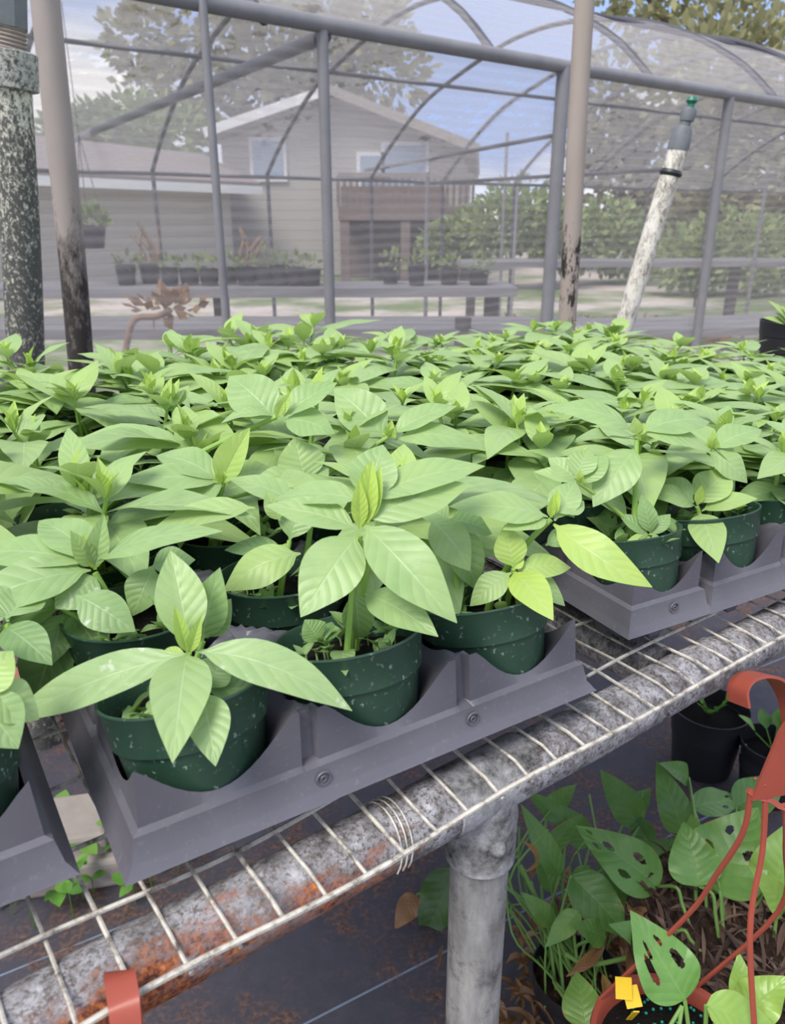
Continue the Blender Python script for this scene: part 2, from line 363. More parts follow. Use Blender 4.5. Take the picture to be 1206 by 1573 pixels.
# ---------------------------------------------------------------- ground
g = MB(); n = 60
g.add([(-3, -1, 0), (5.5, -1, 0), (5.5, 3.2, 0), (-3, 3.2, 0)], [(0, 1, 2, 3)])
structure(g.build('ground_cloth', 'ground_cloth', None, False))
g = MB(); g.add([(-60, -3, -.02), (60, -3, -.02), (60, 90, -.02), (-60, 90, -.02)], [(0, 1, 2, 3)])
structure(g.build('yard_ground', 'yard_ground', None, False))

# ---------------------------------------------------------------- bench
BO = uvz(.0, .30, 0)
bench = thing('plant_bench', 'wire-topped nursery bench of weathered grey pipe, carrying the trays of seedlings', 'bench', BO)
PR = .0205; PZ = BZ - .0015 - PR; PV = .303
def bpart(mb, name, mat):      # bench parts are modelled in bench axes (x along the edge) so the wear runs along the pipes
    me = mb.mesh(name, mat, True, (0, .30, 0)); o = bpy.data.objects.new(name, me); COL.objects.link(o)
    o.parent = bench; o.rotation_euler.z = UANG; return o
def wob(p0, p1, k, r):
    p0, p1 = Vector(p0), Vector(p1); out = []
    for i in range(k+1):
        t = i/k; out.append(p0.lerp(p1, t) + Vector((math.sin(t*7+r)*.002, math.sin(t*9+r*2)*.0012, math.sin(t*31+r)*.0009)))
    return out
m = MB(); m.tube(wob((-.6, PV+.004, PZ), (.462, PV-.002, PZ), 16, 1), PR, 24); bpart(m, 'rail_pipe', 'rail_pipe')
m = MB(); m.tube(wob((.470, PV-.002, PZ), (.555, PV-.003, PZ), 4, 2), PR*1.02, 24); m.tube([(.462, PV-.002, PZ), (.472, PV-.002, PZ)], PR*.9, 20); bpart(m, 'rail_pipe', 'rail_pipe')
m = MB(); m.tube(wob((.56, PV-.003, PZ), (1.9, PV-.02, PZ), 16, 3), PR, 24); bpart(m, 'rail_pipe', 'rail_pipe')
TU = .297
m = MB(); m.tube([(TU-.036, PV, PZ), (TU-.035, PV, PZ), (TU+.035, PV, PZ), (TU+.036, PV, PZ)], [PR*1.02, PR*1.07, PR*1.07, PR*1.02], 28)
m.tube([(TU, PV, PZ), (TU, PV, PZ-.022), (TU, PV, PZ-.058), (TU, PV, PZ-.0605)], [PR*1.06, PR*1.2, PR*1.19, PR*1.05], 28)
m.blob((TU-.0062, PV-.0222, PZ-.034), .0062, 12); bpart(m, 'tee_fitting', 'tee_plastic')
m = MB(); m.tube([(TU, PV, PZ-.04), (TU+.002, PV, .3), (TU, PV, 0)], PR*.99, 24); bpart(m, 'leg', 'leg_pipe')
for (u, v) in ((1.6, .29), (.3, 1.35), (1.6, 1.35)):
    m = MB(); m.tube([(u, v, PZ), (u, v, 0)], PR, 16); bpart(m, 'leg', 'leg_pipe')
m = MB(); m.tube(wob((.515, PV+.02, PZ-.004), (.52, 1.4, PZ-.004), 8, 4), PR, 20); bpart(m, 'cross_pipe', 'rail_pipe')
m = MB(); m.tube(wob((-.6, 1.36, PZ), (1.9, 1.36, PZ), 8, 4), PR, 16); bpart(m, 'rail_pipe', 'rail_pipe')
m = MB()
for k in range(3):
    m.tube([(.213+.004*k+.003*math.sin(a), PV+(PR+.0015)*math.cos(a), PZ+(PR+.0015)*math.sin(a)) for a in np.linspace(-.6, 3.6, 16)], .0006, 5)
bpart(m, 'wire_tie', 'wire')
m = MB(); WR = .00125
def edge_v(u): return .2706 - (max(0, u-.60)*.10 if u < .8 else .02)
k = -24
while k*.0254 < 1.9:
    u = k*.0254 + .0042; k += 1
    pts = [(u + math.sin(j*.9+u*20)*.0012, edge_v(u)+(1.46-edge_v(u))*(j/14)**1.6, BZ + (.0012*math.sin(u*37+j*2.2)) - (.004*math.exp(-j*1.4) if j < 2 else 0)) for j in range(15)]
    m.tube(pts, WR*(.9 if k % 3 else 1.05), 6, False)
for r_ in range(22):
    v = .2706 + .0548*r_
    pts = [(u, (edge_v(u) if r_ == 0 else v) + .0016*math.sin(u*29+r_), BZ + .0018 + .0022*math.sin(u*23+r_*1.7) - (.003 if r_ == 0 else 0)) for u in np.linspace(-.6, 1.9, 120)]
    m.tube(pts, WR*(1.35 if r_ == 0 else 1.15), 6, False)
bpart(m, 'wire_mesh', 'wire')

# ---------------------------------------------------------------- trays
PITCHX = .1045
def tray_mesh(nc, nr, px, rough_end=False):
    Wd, Dp = nc*px, nr*px; k = px/.1045; ins = .0105*k
    def H(x, y):
        cx = (min(nc-1, max(0, int(x/px)))+.5)*px; cy = (min(nr-1, max(0, int(y/px)))+.5)*px
        r = math.hypot(x-cx, y-cy)/k
        z = -.008 if r < .036 else (-.008+(r-.036)/.005*.044 if r < .041 else min(.066, .036+(r-.041)*1.75))
        return z
    def samples(L, nn):
        out = []
        for c in range(nn):
            b0 = c*px
            out += [b0 + f*px for f in ((0, .035, .05, .10, .16, .22, .28, .34, .40, .45, .5, .55, .60, .66, .72, .78, .84, .90, .95, .965))]
        out.append(nn*px); out = [min(max(q, ins), L-ins) for q in out]
        o2 = []
        for q in out:
            if not o2 or q-o2[-1] > 1e-5: o2.append(q)
        return o2
    xs, ys = samples(Wd, nc), samples(Dp, nr); nx, ny = len(xs), len(ys)
    def groove(q, L, p):
        d = abs(q - round(q/p)*p); inner = p*.5 < q < L-p*.5
        return .0065 if (inner and d < p*.04) else 0
    V_, F_ = [], []
    for j, y in enumerate(ys):
        for i, x in enumerate(xs):
            xx, yy = x, y
            if j == 0: yy += groove(x, Wd, px)
            if j == ny-1: yy -= groove(x, Wd, px)
            if i == 0: xx += groove(y, Dp, px)
            if i == nx-1: xx -= groove(y, Dp, px)
            V_.append((xx, yy, H(x, y) - (.002 if groove(x, Wd, px) or groove(y, Dp, px) else 0)))
    F_ += [(j*nx+i, j*nx+i+1, (j+1)*nx+i+1, (j+1)*nx+i) for j in range(ny-1) for i in range(nx-1)]
    loop = [i for i in range(nx)] + [j*nx+nx-1 for j in range(1, ny)] + [(ny-1)*nx+i for i in range(nx-2, -1, -1)] + [j*nx for j in range(ny-2, 0, -1)]
    lp = [(xs[i], ys[0]) for i in range(nx)] + [(xs[-1], ys[j]) for j in range(1, ny)] + [(xs[i], ys[-1]) for i in range(nx-2, -1, -1)] + [(xs[0], ys[j]) for j in range(ny-2, 0, -1)]
    def ring(inset, z, g=0):
        out = []
        for (x, y) in lp:
            sx = (x-ins)/(Wd-2*ins); sy = (y-ins)/(Dp-2*ins)
            X = inset+sx*(Wd-2*inset); Y = inset+sy*(Dp-2*inset)
            if g:
                if sy <= 1e-6: Y += groove(x, Wd, px)*g
                if sy >= 1-1e-6: Y -= groove(x, Wd, px)*g
                if sx <= 1e-6: X += groove(y, Dp, px)*g
                if sx >= 1-1e-6: X -= groove(y, Dp, px)*g
            out.append((X, Y, z))
        return out
    prev = loop
    for inset, z, g in ((.0085, .0335, .8), (.0050, .0315, 0), (.0022, .0185, 0), (.0008, .0170, 0), (-.0015, .0135, 0), (-.0030, .0122, 0), (-.0015, .0115, 0), (.0015, .0150, 0), (.0055, .0300, 0)):
        o = len(V_); V_ += ring(inset, z, g); cur = list(range(o, o+len(lp))); nl = len(lp)
        F_ += [(prev[q], cur[q], cur[(q+1) % nl], prev[(q+1) % nl]) for q in range(nl)]; prev = cur
    m = MB(); m.add(V_, F_)
    for c in range(max(1, nc-1)):           # moulded ring marks on the skirt
        cx = (c+1)*px + .004 if nc > 1 else px*.55
        for rr in (.0042, .0016):
            m.tube([(cx+rr*math.cos(a), .0028-.0002, .0245+rr*math.sin(a)) for a in np.linspace(0, 2*math.pi, 17)], .0007, 5, False)
    return m.mesh('seedling_tray', 'tray_plastic', True)
TRAYS = [  # key, u, v, cols, rows, pitch, rotation, label
 ('T0', .045-.2075, .356, 2, 5, .104, -3.0, 'dark plastic tray cut off by the left frame edge, beside the gap in the wire'),
 ('T1', .0725, .3225, 3, 5, .1045, -4.4, 'front grey scalloped tray with moulded ring marks, right of the gap'),
 ('T2', .4745, .3285, 1, 5, .0905, -8.0, 'single-column black tray standing behind the bare wire corner, beside the split'),
 ('T3', .5660, .3150, 3, 5, .1000, -7.0, 'black tray at the right side, starting right of the narrow dark split'),
 ('T4', .875, .283, 4, 5, .100, -5.0, 'black tray at the far right end of the bench, mostly beyond the frame'),
 ('T5', .06, .89, 3, 3, .1045, -3.0, 'tray hidden under leaves at the back, near the two left posts'),
 ('T7', .75, .84, 5, 3, .1045, -4.0, 'tray hidden under leaves at the back right, before the leaning white riser'),
 ('T6', .40, .86, 3, 4, .1045, -4.0, 'tray hidden under leaves at the back middle of the bench'),
]
TC = {}; TZ = .0115
for key, u, v, nc, nr, px, rot, lab in TRAYS:
    o = bpy.data.objects.new('seedling_tray', tray_mesh(nc, nr, px)); COL.objects.link(o)
    u, v = u*.975, v*.975; o.location = uvz(u, v, BZ+TZ); o.rotation_euler.z = UANG + R(rot); tag(o, lab, 'tray', 'plastic trays on the bench')
    a = UANG+R(rot); dx = Vector((math.cos(a), math.sin(a), 0)); dy = Vector((-math.sin(a), math.cos(a), 0))
    for c in range(nc):
        for r_ in range(nr): TC[key, c, r_] = (uvz(u, v, BZ+TZ) + dx*(c+.5)*px + dy*(r_+.5)*px, px/.1045)

# ---------------------------------------------------------------- pots
SOIL = .0585
m = MB(); m.lathe([(.001, -.0045), (.032, -.0048), (.0332, -.003), (.0412, .0495), (.0415, .0505), (.0436, .0515), (.0464, .0735), (.0471, .0742), (.0470, .0751), (.0455, .0751), (.0450, .0740), (.0425, .055)], 48)
POT = m.mesh('pot', 'green_pot')
m = MB(); ringz = lambda r, a: SOIL + .0012*math.sin(a*3+r*300)*(r/.04)
prof = []
nn = 24
vs = [(0, 0, SOIL+.002)]; fs = []
for i, rr in enumerate((.012, .024, .034, .0432)):
    for k in range(nn): a = 2*math.pi*k/nn; vs.append((rr*math.cos(a), rr*math.sin(a), ringz(rr, a)))
for k in range(nn): fs.append((0, 1+k, 1+(k+1) % nn))
for i in range(3):
    for k in range(nn): fs.append((1+i*nn+k, 1+(i+1)*nn+k, 1+(i+1)*nn+(k+1) % nn, 1+i*nn+(k+1) % nn))
m.add(vs, fs); SOILM = m.mesh('potting_soil', 'potting_soil')

# ---------------------------------------------------------------- procedural milkweed shoots
def shoot(rg, h, lean, big=1.0):
    """local coordinates, base at the origin: (stem mesh builder, foliage builder)"""
    st, fo = MB(), MB(); pts = []
    la = rg.uniform(0, 6.28); top = Vector((math.cos(la)*lean*h, math.sin(la)*lean*h, h))
    for i in range(7):
        t = i/6; pts.append(Vector((top.x*t*t, top.y*t*t, h*t)))
    st.tube(pts, [.0026-.0011*i/6 for i in range(7)], 8)
    nodes = 5 if h > .06 else 4; az = rg.uniform(0, 6.28)
    for k in range(nodes):
        f = (.10, .36, .60, .84, .97)[k] if nodes == 5 else (.12, .5, .82, .97)[k]
        p = Vector((top.x*f*f, top.y*f*f, h*f)); az += math.pi/2 + rg.uniform(-.3, .3)
        if nodes == 5: Lk = (.030, .074, .108, .106, .062)[k]
        else: Lk = (.030, .080, .104, .060)[k]
        el = (R(8), R(2), R(2), R(10), R(42))[k if nodes == 5 else k+1]
        for s in (0, 1):
            L = Lk*rg.uniform(.82, 1.18)*big; a = az + s*math.pi + rg.uniform(-.18, .18); e = el + rg.uniform(-.16, .16)
            d = Vector((math.cos(a)*math.cos(e), math.sin(a)*math.cos(e), math.sin(e)))
            nv = Vector((-math.cos(a)*math.sin(e), -math.sin(a)*math.sin(e), math.cos(e))) + Vector((rg.uniform(-.3, .3), rg.uniform(-.3, .3), 0))
            dr = Vector((0, 0, -L*rg.uniform(.02, .30)))
            wd = L*rg.uniform(.33, .41)*(1.25 if k == 0 else 1)
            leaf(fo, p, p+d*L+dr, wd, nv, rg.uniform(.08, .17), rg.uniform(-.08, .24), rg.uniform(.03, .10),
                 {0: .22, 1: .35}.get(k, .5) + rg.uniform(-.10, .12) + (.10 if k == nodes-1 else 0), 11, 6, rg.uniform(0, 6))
    for q in range(3):
        a = az + q*2.1; L = rg.uniform(.020, .036); e = R(rg.uniform(62, 84))
        d = Vector((math.cos(a)*math.cos(e), math.sin(a)*math.cos(e), math.sin(e)))
        leaf(fo, top, top+d*L, L*.34, Vector((-math.cos(a), -math.sin(a), .3)), .05, .5, .03, .88+rg.uniform(-.08, .1), 8, 4)
    return st, fo
def sprouts(rg, mb, n_):
    for q in range(n_):
        a, r_ = rg.uniform(0, 6.28), rg.uniform(.012, .036); p = Vector((math.cos(a)*r_, math.sin(a)*r_, SOIL)); hh = rg.uniform(.006, .020)
        for s in range(rg.choice((2, 3, 4))):
            b_ = rg.uniform(0, 6.28); L = rg.uniform(.008, .018); d = Vector((math.cos(b_), math.sin(b_), rg.uniform(.0, .6)))
            leaf(mb, p+Z*hh*rg.uniform(.5, 1), p+Z*hh+d*L, L*.6, Z+d*-.2, .1, .1, .03, rg.uniform(.1, .4), 6, 4)
        mb.tube([p, p+Z*hh], .0007, 5)
VARS = []
for i in range(12):
    rg = random.Random(100+i); shoots = []
    for s in range(2 if i % 3 else 3):
        a = rg.uniform(0, 6.28) + s*2.2; r_ = rg.uniform(.006, .022); h = rg.uniform(.062, .098)
        st, fo = shoot(rg, h, rg.uniform(.0, .28), rg.uniform(.92, 1.12))
        shoots.append(((math.cos(a)*r_, math.sin(a)*r_, SOIL-.007), st.mesh('stem', 'milkweed_stem'), fo.mesh('foliage', 'milkweed_leaf')))
    sb = MB(); sprouts(rg, sb, 13); VARS.append((shoots, sb.mesh('sprouts', 'milkweed_leaf')))
SPR = [v[1] for v in VARS]
PG = 'potted milkweed seedlings on the bench'
ORD = ('front', 'second', 'third', 'fourth', 'fifth')
TILT = {}
def pot_root(key, c, r_, label, group=None):
    p, k = TC[key, c, r_]
    t = thing('potted_milkweed', label, 'potted plant', p, group or PG)
    o = place('pot', POT, t); s = place('potting_soil', SOILM, t); o.scale = s.scale = (k, k, 1)
    q = R(random.uniform(14, 17)) if r_ == 0 else R(random.uniform(3, 7))      # the pots sit tipped back in their cups
    sh_ = -V*.045*math.sin(q); o.location = s.location = sh_ + Z*.002
    TILT[t.name] = Matrix.Rotation(-q, 3, U); o.rotation_euler = s.rotation_euler = TILT[t.name].to_euler()
    return t
def pot_auto(key, c, r_, label, seed, group=None, hs=1.0, zs=1.0):
    t = pot_root(key, c, r_, label, group); rg = random.Random(seed)
    shoots, spr = VARS[seed % len(VARS)]; ra = rg.uniform(0, 6.28); sc = rg.uniform(.9, 1.12)*hs
    for loc, sm, fm in shoots:
        l = Matrix.Rotation(ra, 3, 'Z') @ Vector(loc)
        s = place('stem', sm, t, l); s.rotation_euler.z = ra; s.scale = (sc*1.08, sc*1.08, sc*zs); place('foliage', fm, s)
    q = place('sprouts', spr, t, -V*.012); q.rotation_euler = (TILT[t.name] @ Matrix.Rotation(ra, 3, 'Z')).to_euler()
    return t

# ---------------------------------------------------------------- the front plants, leaf by leaf
CAMP = Vector((0, 0, HC))
class Hero:
    def __init__(s, key, c, r_, label, seed=0, spr=True):
        s.t = pot_root(key, c, r_, label); s.p = TC[key, c, r_][0].copy()
        if spr: q = place('sprouts', SPR[seed % 12], s.t, -V*.012); q.rotation_euler = (TILT[s.t.name] @ Matrix.Rotation(seed*1.3, 3, 'Z')).to_euler()
    def stem(s, off, node, dy=0, r=.0026, bend=.35):
        """off: stem base on the soil (bench axes, m); node: pixel of the upper node; dy: its distance beyond the pot's centre"""
        b0 = s.p + U*off[0] + V*off[1] + Z*(SOIL-.007); top = at(node[0], node[1], s.p.y+dy); s.Y = s.p.y+dy
        pts = []
        for i in range(7):
            t = i/6; q = b0.lerp(top, t); q.x = b0.x+(top.x-b0.x)*t**(1+bend); q.y = b0.y+(top.y-b0.y)*t**(1+bend); pts.append(q)
        m = MB(); m.tube(pts, [r*(1-.38*i/6) for i in range(7)], 8); s.st = part(m, 'stem', 'milkweed_stem', s.t)
        return s
    def lf(s, b0, t0, dyt, w, tone=.5, face=.45, arch=.09, fold=.12, dyb=0, wave=.05, side=0, tilt=0, mat='milkweed_leaf'):
        """leaf from pixel b0 to pixel t0; dyt, dyb (cm) how far tip and base lie beyond the node; w in mm"""
        B = at(b0[0], b0[1], s.Y+dyb/100); T = at(t0[0], t0[1], s.Y+dyt/100)
        cd = (CAMP-(B+T)/2).normalized(); n = Z*(1-face)+cd*face + Vector((tilt, 0, 0))
        m = MB(); leaf(m, B, T, w/1000, n, arch, fold, wave, tone, 16, 8, b0[0], .05, .78, None, side)
        part(m, 'leaf', mat, s.t, s.st); return s
    def bud(s, b0, t0, w=9, tone=.95):
        for k, (ox, fo) in enumerate(((-5, .5), (4, .5), (0, .3))):
            s.lf((b0[0]+ox*.3, b0[1]), (t0[0]+ox*1.2, t0[1]+abs(ox)*3), (.3, -.4, .1)[k], w, tone, .8, .05, .45, tilt=ox*.05)
        return s

h = Hero('T1', 0, 0, 'milkweed in the front left pot of the scalloped tray, one long leaf stretched sideways', 1)
h.stem((.0, .005), (290, 1003), .0)
h.lf((292, 1004), (4, 1112), -1.0, 27, .47, .55, .07, .08, tilt=-.1, mat='marked_leaf').lf((300, 1000), (541, 1092), -1.5, 26, .50, .55, .09, .10, side=-.04, mat='marked_leaf')
h.lf((288, 1003), (265, 1172), -7.2, 30, .50, .55, .10, .12).lf((292, 992), (262, 846), 3.0, 27, .52, .75, .06, .25)
h.lf((288, 1003), (268, 930), -.2, 8, .92, .8, .03, .5).lf((292, 1003), (310, 945), -.2, 7, .9, .8, .03, .5).lf((286, 1006), (243, 1008), .5, 9, .8, .6)
h.stem((.016, -.004), (312, 1062), .0, .002)
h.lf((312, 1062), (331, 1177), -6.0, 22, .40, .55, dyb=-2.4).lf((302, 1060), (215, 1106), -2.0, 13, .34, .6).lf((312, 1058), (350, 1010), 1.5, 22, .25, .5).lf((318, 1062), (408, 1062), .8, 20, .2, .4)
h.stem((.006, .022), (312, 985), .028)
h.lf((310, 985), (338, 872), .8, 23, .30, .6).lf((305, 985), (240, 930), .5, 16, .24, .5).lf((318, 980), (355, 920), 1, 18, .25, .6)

h = Hero('T1', 1, 0, 'tall milkweed in the front middle pot of the scalloped tray, bright upright tip leaves', 2)
h.stem((.0, .006), (552, 822), .005, .0032)
h.lf((550, 822), (462, 948), -4.0, 36, .50, .62, .09, .05).lf((560, 806), (702, 957), -4.5, 35, .47, .5, .11, .15, side=.04)
h.lf((550, 812), (408, 777), 1.5, 25, .50, .38, .06, .14).lf((560, 800), (722, 744), 2.5, 29, .52, .5, .06, .05)
h.lf((556, 770), (420, 768), 3.5, 24, .47, .35, .09, .1, 1.0).lf((565, 768), (745, 716), 4.0, 26, .5, .42, .09, .08, 1.2)
h.lf((562, 770), (588, 683), 3.5, 30, .42, .6, .10, .1, 1.2).lf((560, 766), (680, 738), 3.0, 22, .48, .4, .08, .1, .8)
h.lf((553, 812), (552, 735), .0, 10, .95, .8, .02, .4).lf((558, 812), (572, 706), .6, 13, 1.0, .8, .02, .4).lf((562, 808), (585, 716), 1.0, 11, .95, .8, .03, .4).lf((556, 808), (563, 712), .8, 11, .9, .8, .03, .4)
h.stem((-.010, -.006), (541, 905), .0, .0027)
h.lf((560, 912), (673, 978), -4.0, 25, .42, .55, .09).lf((545, 905), (553, 985), 1.0, 20, .25, .6).lf((525, 1000), (531, 1038), -4.5, 15, .33, .7)
h.lf((572, 985), (597, 1003), -.2, 11, .33, .6).lf((490, 985), (468, 952), .5, 18, .22, .4)
h.stem((.010, .014), (574, 815), .02, .0027)
h.lf((574, 815), (640, 780), 2.5, 22, .36, .4).lf((574, 830), (500, 900), .5, 18, .25, .4)

h = Hero('T1', 2, 0, 'yellow-green milkweed in the front right pot of the scalloped tray, drooping a long leaf', 3)
h.stem((.014, -.004), (789, 874), -.005, .0024)
h.lf((789, 872), (776, 806), .8, 22, .86, .7, .08, .12).lf((789, 878), (850, 953), -5.0, 24, .92, .62, .08, .08).lf((796, 876), (877, 872), .8, 20, .72, .5, .10, .08)
h.lf((800, 880), (868, 931), -.5, 17, .42, .5, .1).lf((785, 880), (722, 931), -.8, 20, .55, .6, .12, .05).lf((789, 874), (805, 855), .2, 8, .95, .7)
h.stem((.012, .012), (846, 798), .008, .0030, .7)
h.lf((842, 794), (690, 778), -.6, 27, .52, .42, .08, .0).lf((842, 798), (772, 814), -1.6, 17, .56, .45, .06).lf((850, 805), (1002, 902), -4.0, 29, .84, .55, .13, .12, .2, side=.10)
h.lf((838, 838), (888, 825), .5, 17, .30, .4, .12).lf((852, 788), (897, 770), 1.5, 21, .46, .5, .08).lf((852, 800), (884, 740), 2.6, 22, .46, .6, .1).lf((848, 795), (858, 752), .2, 7, .9, .8, .03, .5).lf((846, 795), (850, 760), -.2, 6, .9, .8, .03, .5)
h.stem((-.014, .012), (690, 800), .01, .0025)
h.lf((660, 797), (722, 877), -2.0, 28, .40, .5, .16, -.1, -.5).lf((690, 800), (732, 905), -.5, 27, .28, .5).lf((690, 798), (756, 820), 1, 24, .22, .4).lf((690, 800), (640, 775), 1.5, 22, .4, .4).lf((700, 905), (722, 868), .5, 15, .2, .5)

h = Hero('T1', 0, 1, 'milkweed with a mottled heart-shaped leaf, second pot back in the scalloped tray', 4)
h.stem((-.008, -.004), (146, 880), -.01, .0032)
h.lf((148, 862), (342, 816), -1.5, 26, .42, .3, .08, .0).lf((140, 876), (-70, 945), -3.5, 36, .42, .42, .10, .05).lf((138, 868), (-60, 858), 1.5, 30, .45, .35, .10, .05)
h.lf((150, 885), (85, 935), -2.5, 30, .36, .6, .05, -.05, mat='marked_leaf').lf((118, 915), (208, 970), -3.5, 27, .36, .6, .06, -.05, -2.5, mat='marked_leaf').lf((150, 865), (60, 800), 4.0, 30, .42, .4)
h.lf((142, 872), (108, 815), -.8, 13, .62, .8, .05, .3).lf((146, 872), (160, 790), .2, 14, .46, .7, .05, .4).lf((145, 875), (128, 820), .3, 10, 1.0, .8, .02, .4).lf((147, 875), (142, 825), .1, 10, 1.0, .8, .02, .4)
h.stem((.022, .0), (232, 872), .0, .0026)
h.lf((238, 870), (204, 946), -1.5, 24, .30, .6, .12, .0).lf((232, 872), (300, 860), 1, 24, .25, .4).lf((228, 890), (280, 940), -1, 22, .22, .5)
h.stem((-.016, -.014), (95, 935), -.01, .0024)
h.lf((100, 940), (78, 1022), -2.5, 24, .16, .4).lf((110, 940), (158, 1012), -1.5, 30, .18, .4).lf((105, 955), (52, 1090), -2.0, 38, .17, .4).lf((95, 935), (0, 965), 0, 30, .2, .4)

h = Hero('T1', 1, 1, 'milkweed with a folded drooping leaf, centre of the second row in the scalloped tray', 5)
h.stem((-.012, -.012), (445, 830), .0, .0028)
h.lf((462, 850), (343, 908), -3.0, 32, .62, .5, .16, -.1, -1.5).lf((440, 835), (390, 905), -2.6, 22, .60, .4, .12, .0).lf((392, 780), (236, 811), -1.0, 24, .56, .4, .08, .05, 0)
h.lf((445, 830), (470, 760), 2, 26, .4, .5).lf((430, 800), (408, 755), .5, 14, .6, .7, .04, .3).lf((440, 850), (345, 845), 1.0, 20, .22, .4)
h.lf((355, 905), (372, 930), -.5, 14, .42, .6, dyb=-1)
h.stem((.016, .0), (480, 790), .02, .0028)
h.lf((480, 790), (350, 735), 3, 26, .45, .35).lf((480, 792), (540, 755), 2, 26, .45, .4).lf((478, 792), (440, 720), 5, 28, .45, .6).bud((480, 792), (484, 745))

h = Hero('T2', 0, 0, 'milkweed in the pot at the corner of the single-column tray, one leaf hanging face on', 6)
h.stem((-.004, .0), (978, 676), .02, .0030)
h.lf((978, 688), (911, 779), -3.0, 35, .45, .62, .09, .02).lf((985, 668), (1092, 694), .0, 26, .45, .35, .13, .0).lf((972, 664), (838, 628), 1.0, 29, .44, .35, .14, .0)
h.lf((985, 664), (1090, 648), 3.0, 34, .42, .42, .10, .02).lf((978, 668), (975, 640), 0, 10, .7, .7, .03, .4).lf((981, 668), (990, 650), 0, 9, .75, .7, .03, .4)
h.stem((.016, -.01), (890, 742), -.005, .0025)
h.lf((890, 742), (842, 704), 1.5, 22, .5, .5).lf((890, 745), (935, 700), 1.5, 22, .42, .5).lf((884, 735), (905, 690), 2, 24, .42, .6).lf((890, 742), (820, 725), .5, 16, .5, .4).bud((890, 742), (892, 720), 6, .85)
h.stem((.012, .006), (1000, 820), -.01, .0022)
h.lf((1000, 820), (985, 760), 1, 16, .25, .6).lf((1000, 822), (1030, 790), 1, 14, .25, .6).lf((1000, 825), (960, 835), -1, 9, .75, .5).lf((995, 822), (950, 790), 1, 14, .22, .5)

h = Hero('T3', 0, 0, 'milkweed in the front pot right of the dark split, one leaf over the rim', 7)
h.stem((-.012, .0), (1071, 778), -.01, .0028, .8)
h.lf((1074, 788), (1104, 865), -7.0, 29, .58, .62, .08, .0).lf((1078, 785), (1164, 766), -.5, 21, .62, .4, .12, .06).lf((1068, 778), (984, 757), -.5, 24, .42, .42, .13, .0)
h.lf((1070, 775), (1120, 722), 2.5, 33, .62, .6, .10, .05).lf((1066, 772), (1010, 738), 2.0, 26, .36, .5, .1).lf((1072, 776), (1078, 745), 0, 8, .9, .8, .03, .4)
h.stem((.012, .01), (1095, 690), .02, .0028, .5)
h.lf((1088, 694), (1148, 742), -1.5, 27, .45, .5, .14, .0).lf((1095, 690), (1170, 660), 2, 30, .42, .4).lf((1092, 686), (1140, 722), 1, 28, .4, .4).lf((1095, 690), (1050, 655), 3, 28, .42, .4).bud((1094, 690), (1096, 660), 8, .8)

h = Hero('T1', 0, 3, 'milkweed with one broad leaf pointing up, fourth row of the scalloped tray', 8)
h.stem((.0, .0), (425, 640), -.02, .0032)
h.lf((424, 645), (352, 578), 3.0, 42, .42, .62, .10, .05).lf((436, 640), (518, 588), 2.5, 28, .42, .35, .06, .2).lf((436, 646), (514, 666), -1.0, 34, .42, .38, .12, .0)
h.lf((420, 640), (340, 650), -1, 20, .5, .2, .16, .1).lf((428, 640), (447, 602), 0, 10, .8, .7, .03, .4).lf((426, 640), (436, 612), 0, 9, .85, .7, .03, .4)
h.stem((.012, -.014), (470, 740), -.04, .0026)
h.lf((470, 742), (452, 672), 1.5, 38, .52, .65, .05, .1).lf((470, 742), (380, 748), -1.5, 26, .5, .35, .14).lf((472, 740), (505, 720), 1, 24, .42, .5)

h = Hero('T1', 1, 2, 'milkweed with the long bright upright leaf, middle of the third row in the scalloped tray', 9)
h.stem((-.02, .0), (343, 742), -.01, .0030)
h.lf((338, 745), (384, 657), .5, 26, .80, .55, .04, .4).lf((338, 742), (186, 738), -1.5, 32, .45, .32, .07, .05).lf((345, 745), (250, 800), -2, 30, .40, .45, .12).lf((350, 740), (420, 720), 2, 28, .52, .4)
h.lf((338, 740), (240, 700), 3, 32, .42, .4, .12).bud((340, 742), (338, 715), 9, .9)
h.stem((.014, .014), (595, 672), .08, .0030)
h.lf((593, 674), (514, 597), 3.5, 44, .45, .62, .08, .08).lf((602, 668), (702, 624), 2.0, 28, .45, .35, .08, .18).lf((606, 676), (744, 690), -1.0, 32, .45, .35, .14, -.02)
h.lf((585, 676), (495, 690), -.5, 36, .42, .38, .12, .02).lf((596, 670), (600, 655), 0, 9, .9, .7).bud((597, 672), (602, 645), 9, .85)

h = Hero('T0', 1, 1, 'milkweed whose pot is second back in the left-edge tray, beside the gap in the wire', 10)
h.stem((.01, .0), (15, 960), .0, .0028)
h.lf((5, 962), (80, 1022), -2.0, 24, .20, .45).lf((5, 950), (-90, 990), -1, 34, .4, .4).lf((10, 950), (60, 905), 3, 28, .35, .4).lf((12, 955), (10, 890), 3, 26, .4, .6)
h = Hero('T0', 1, 0, 'milkweed in the pot just showing at the left frame edge, low in the front', 11)
h.stem((-.006, .0), (-40, 1070), .0, .0028)
h.lf((-40, 1070), (28, 1150), -1.2, 28, .40, .55).lf((-30, 1060), (60, 1105), .5, 24, .55, .4).lf((-40, 1070), (20, 1000), 2, 24, .7, .5).lf((-45, 1075), (-90, 1120), -1, 30, .4, .5)

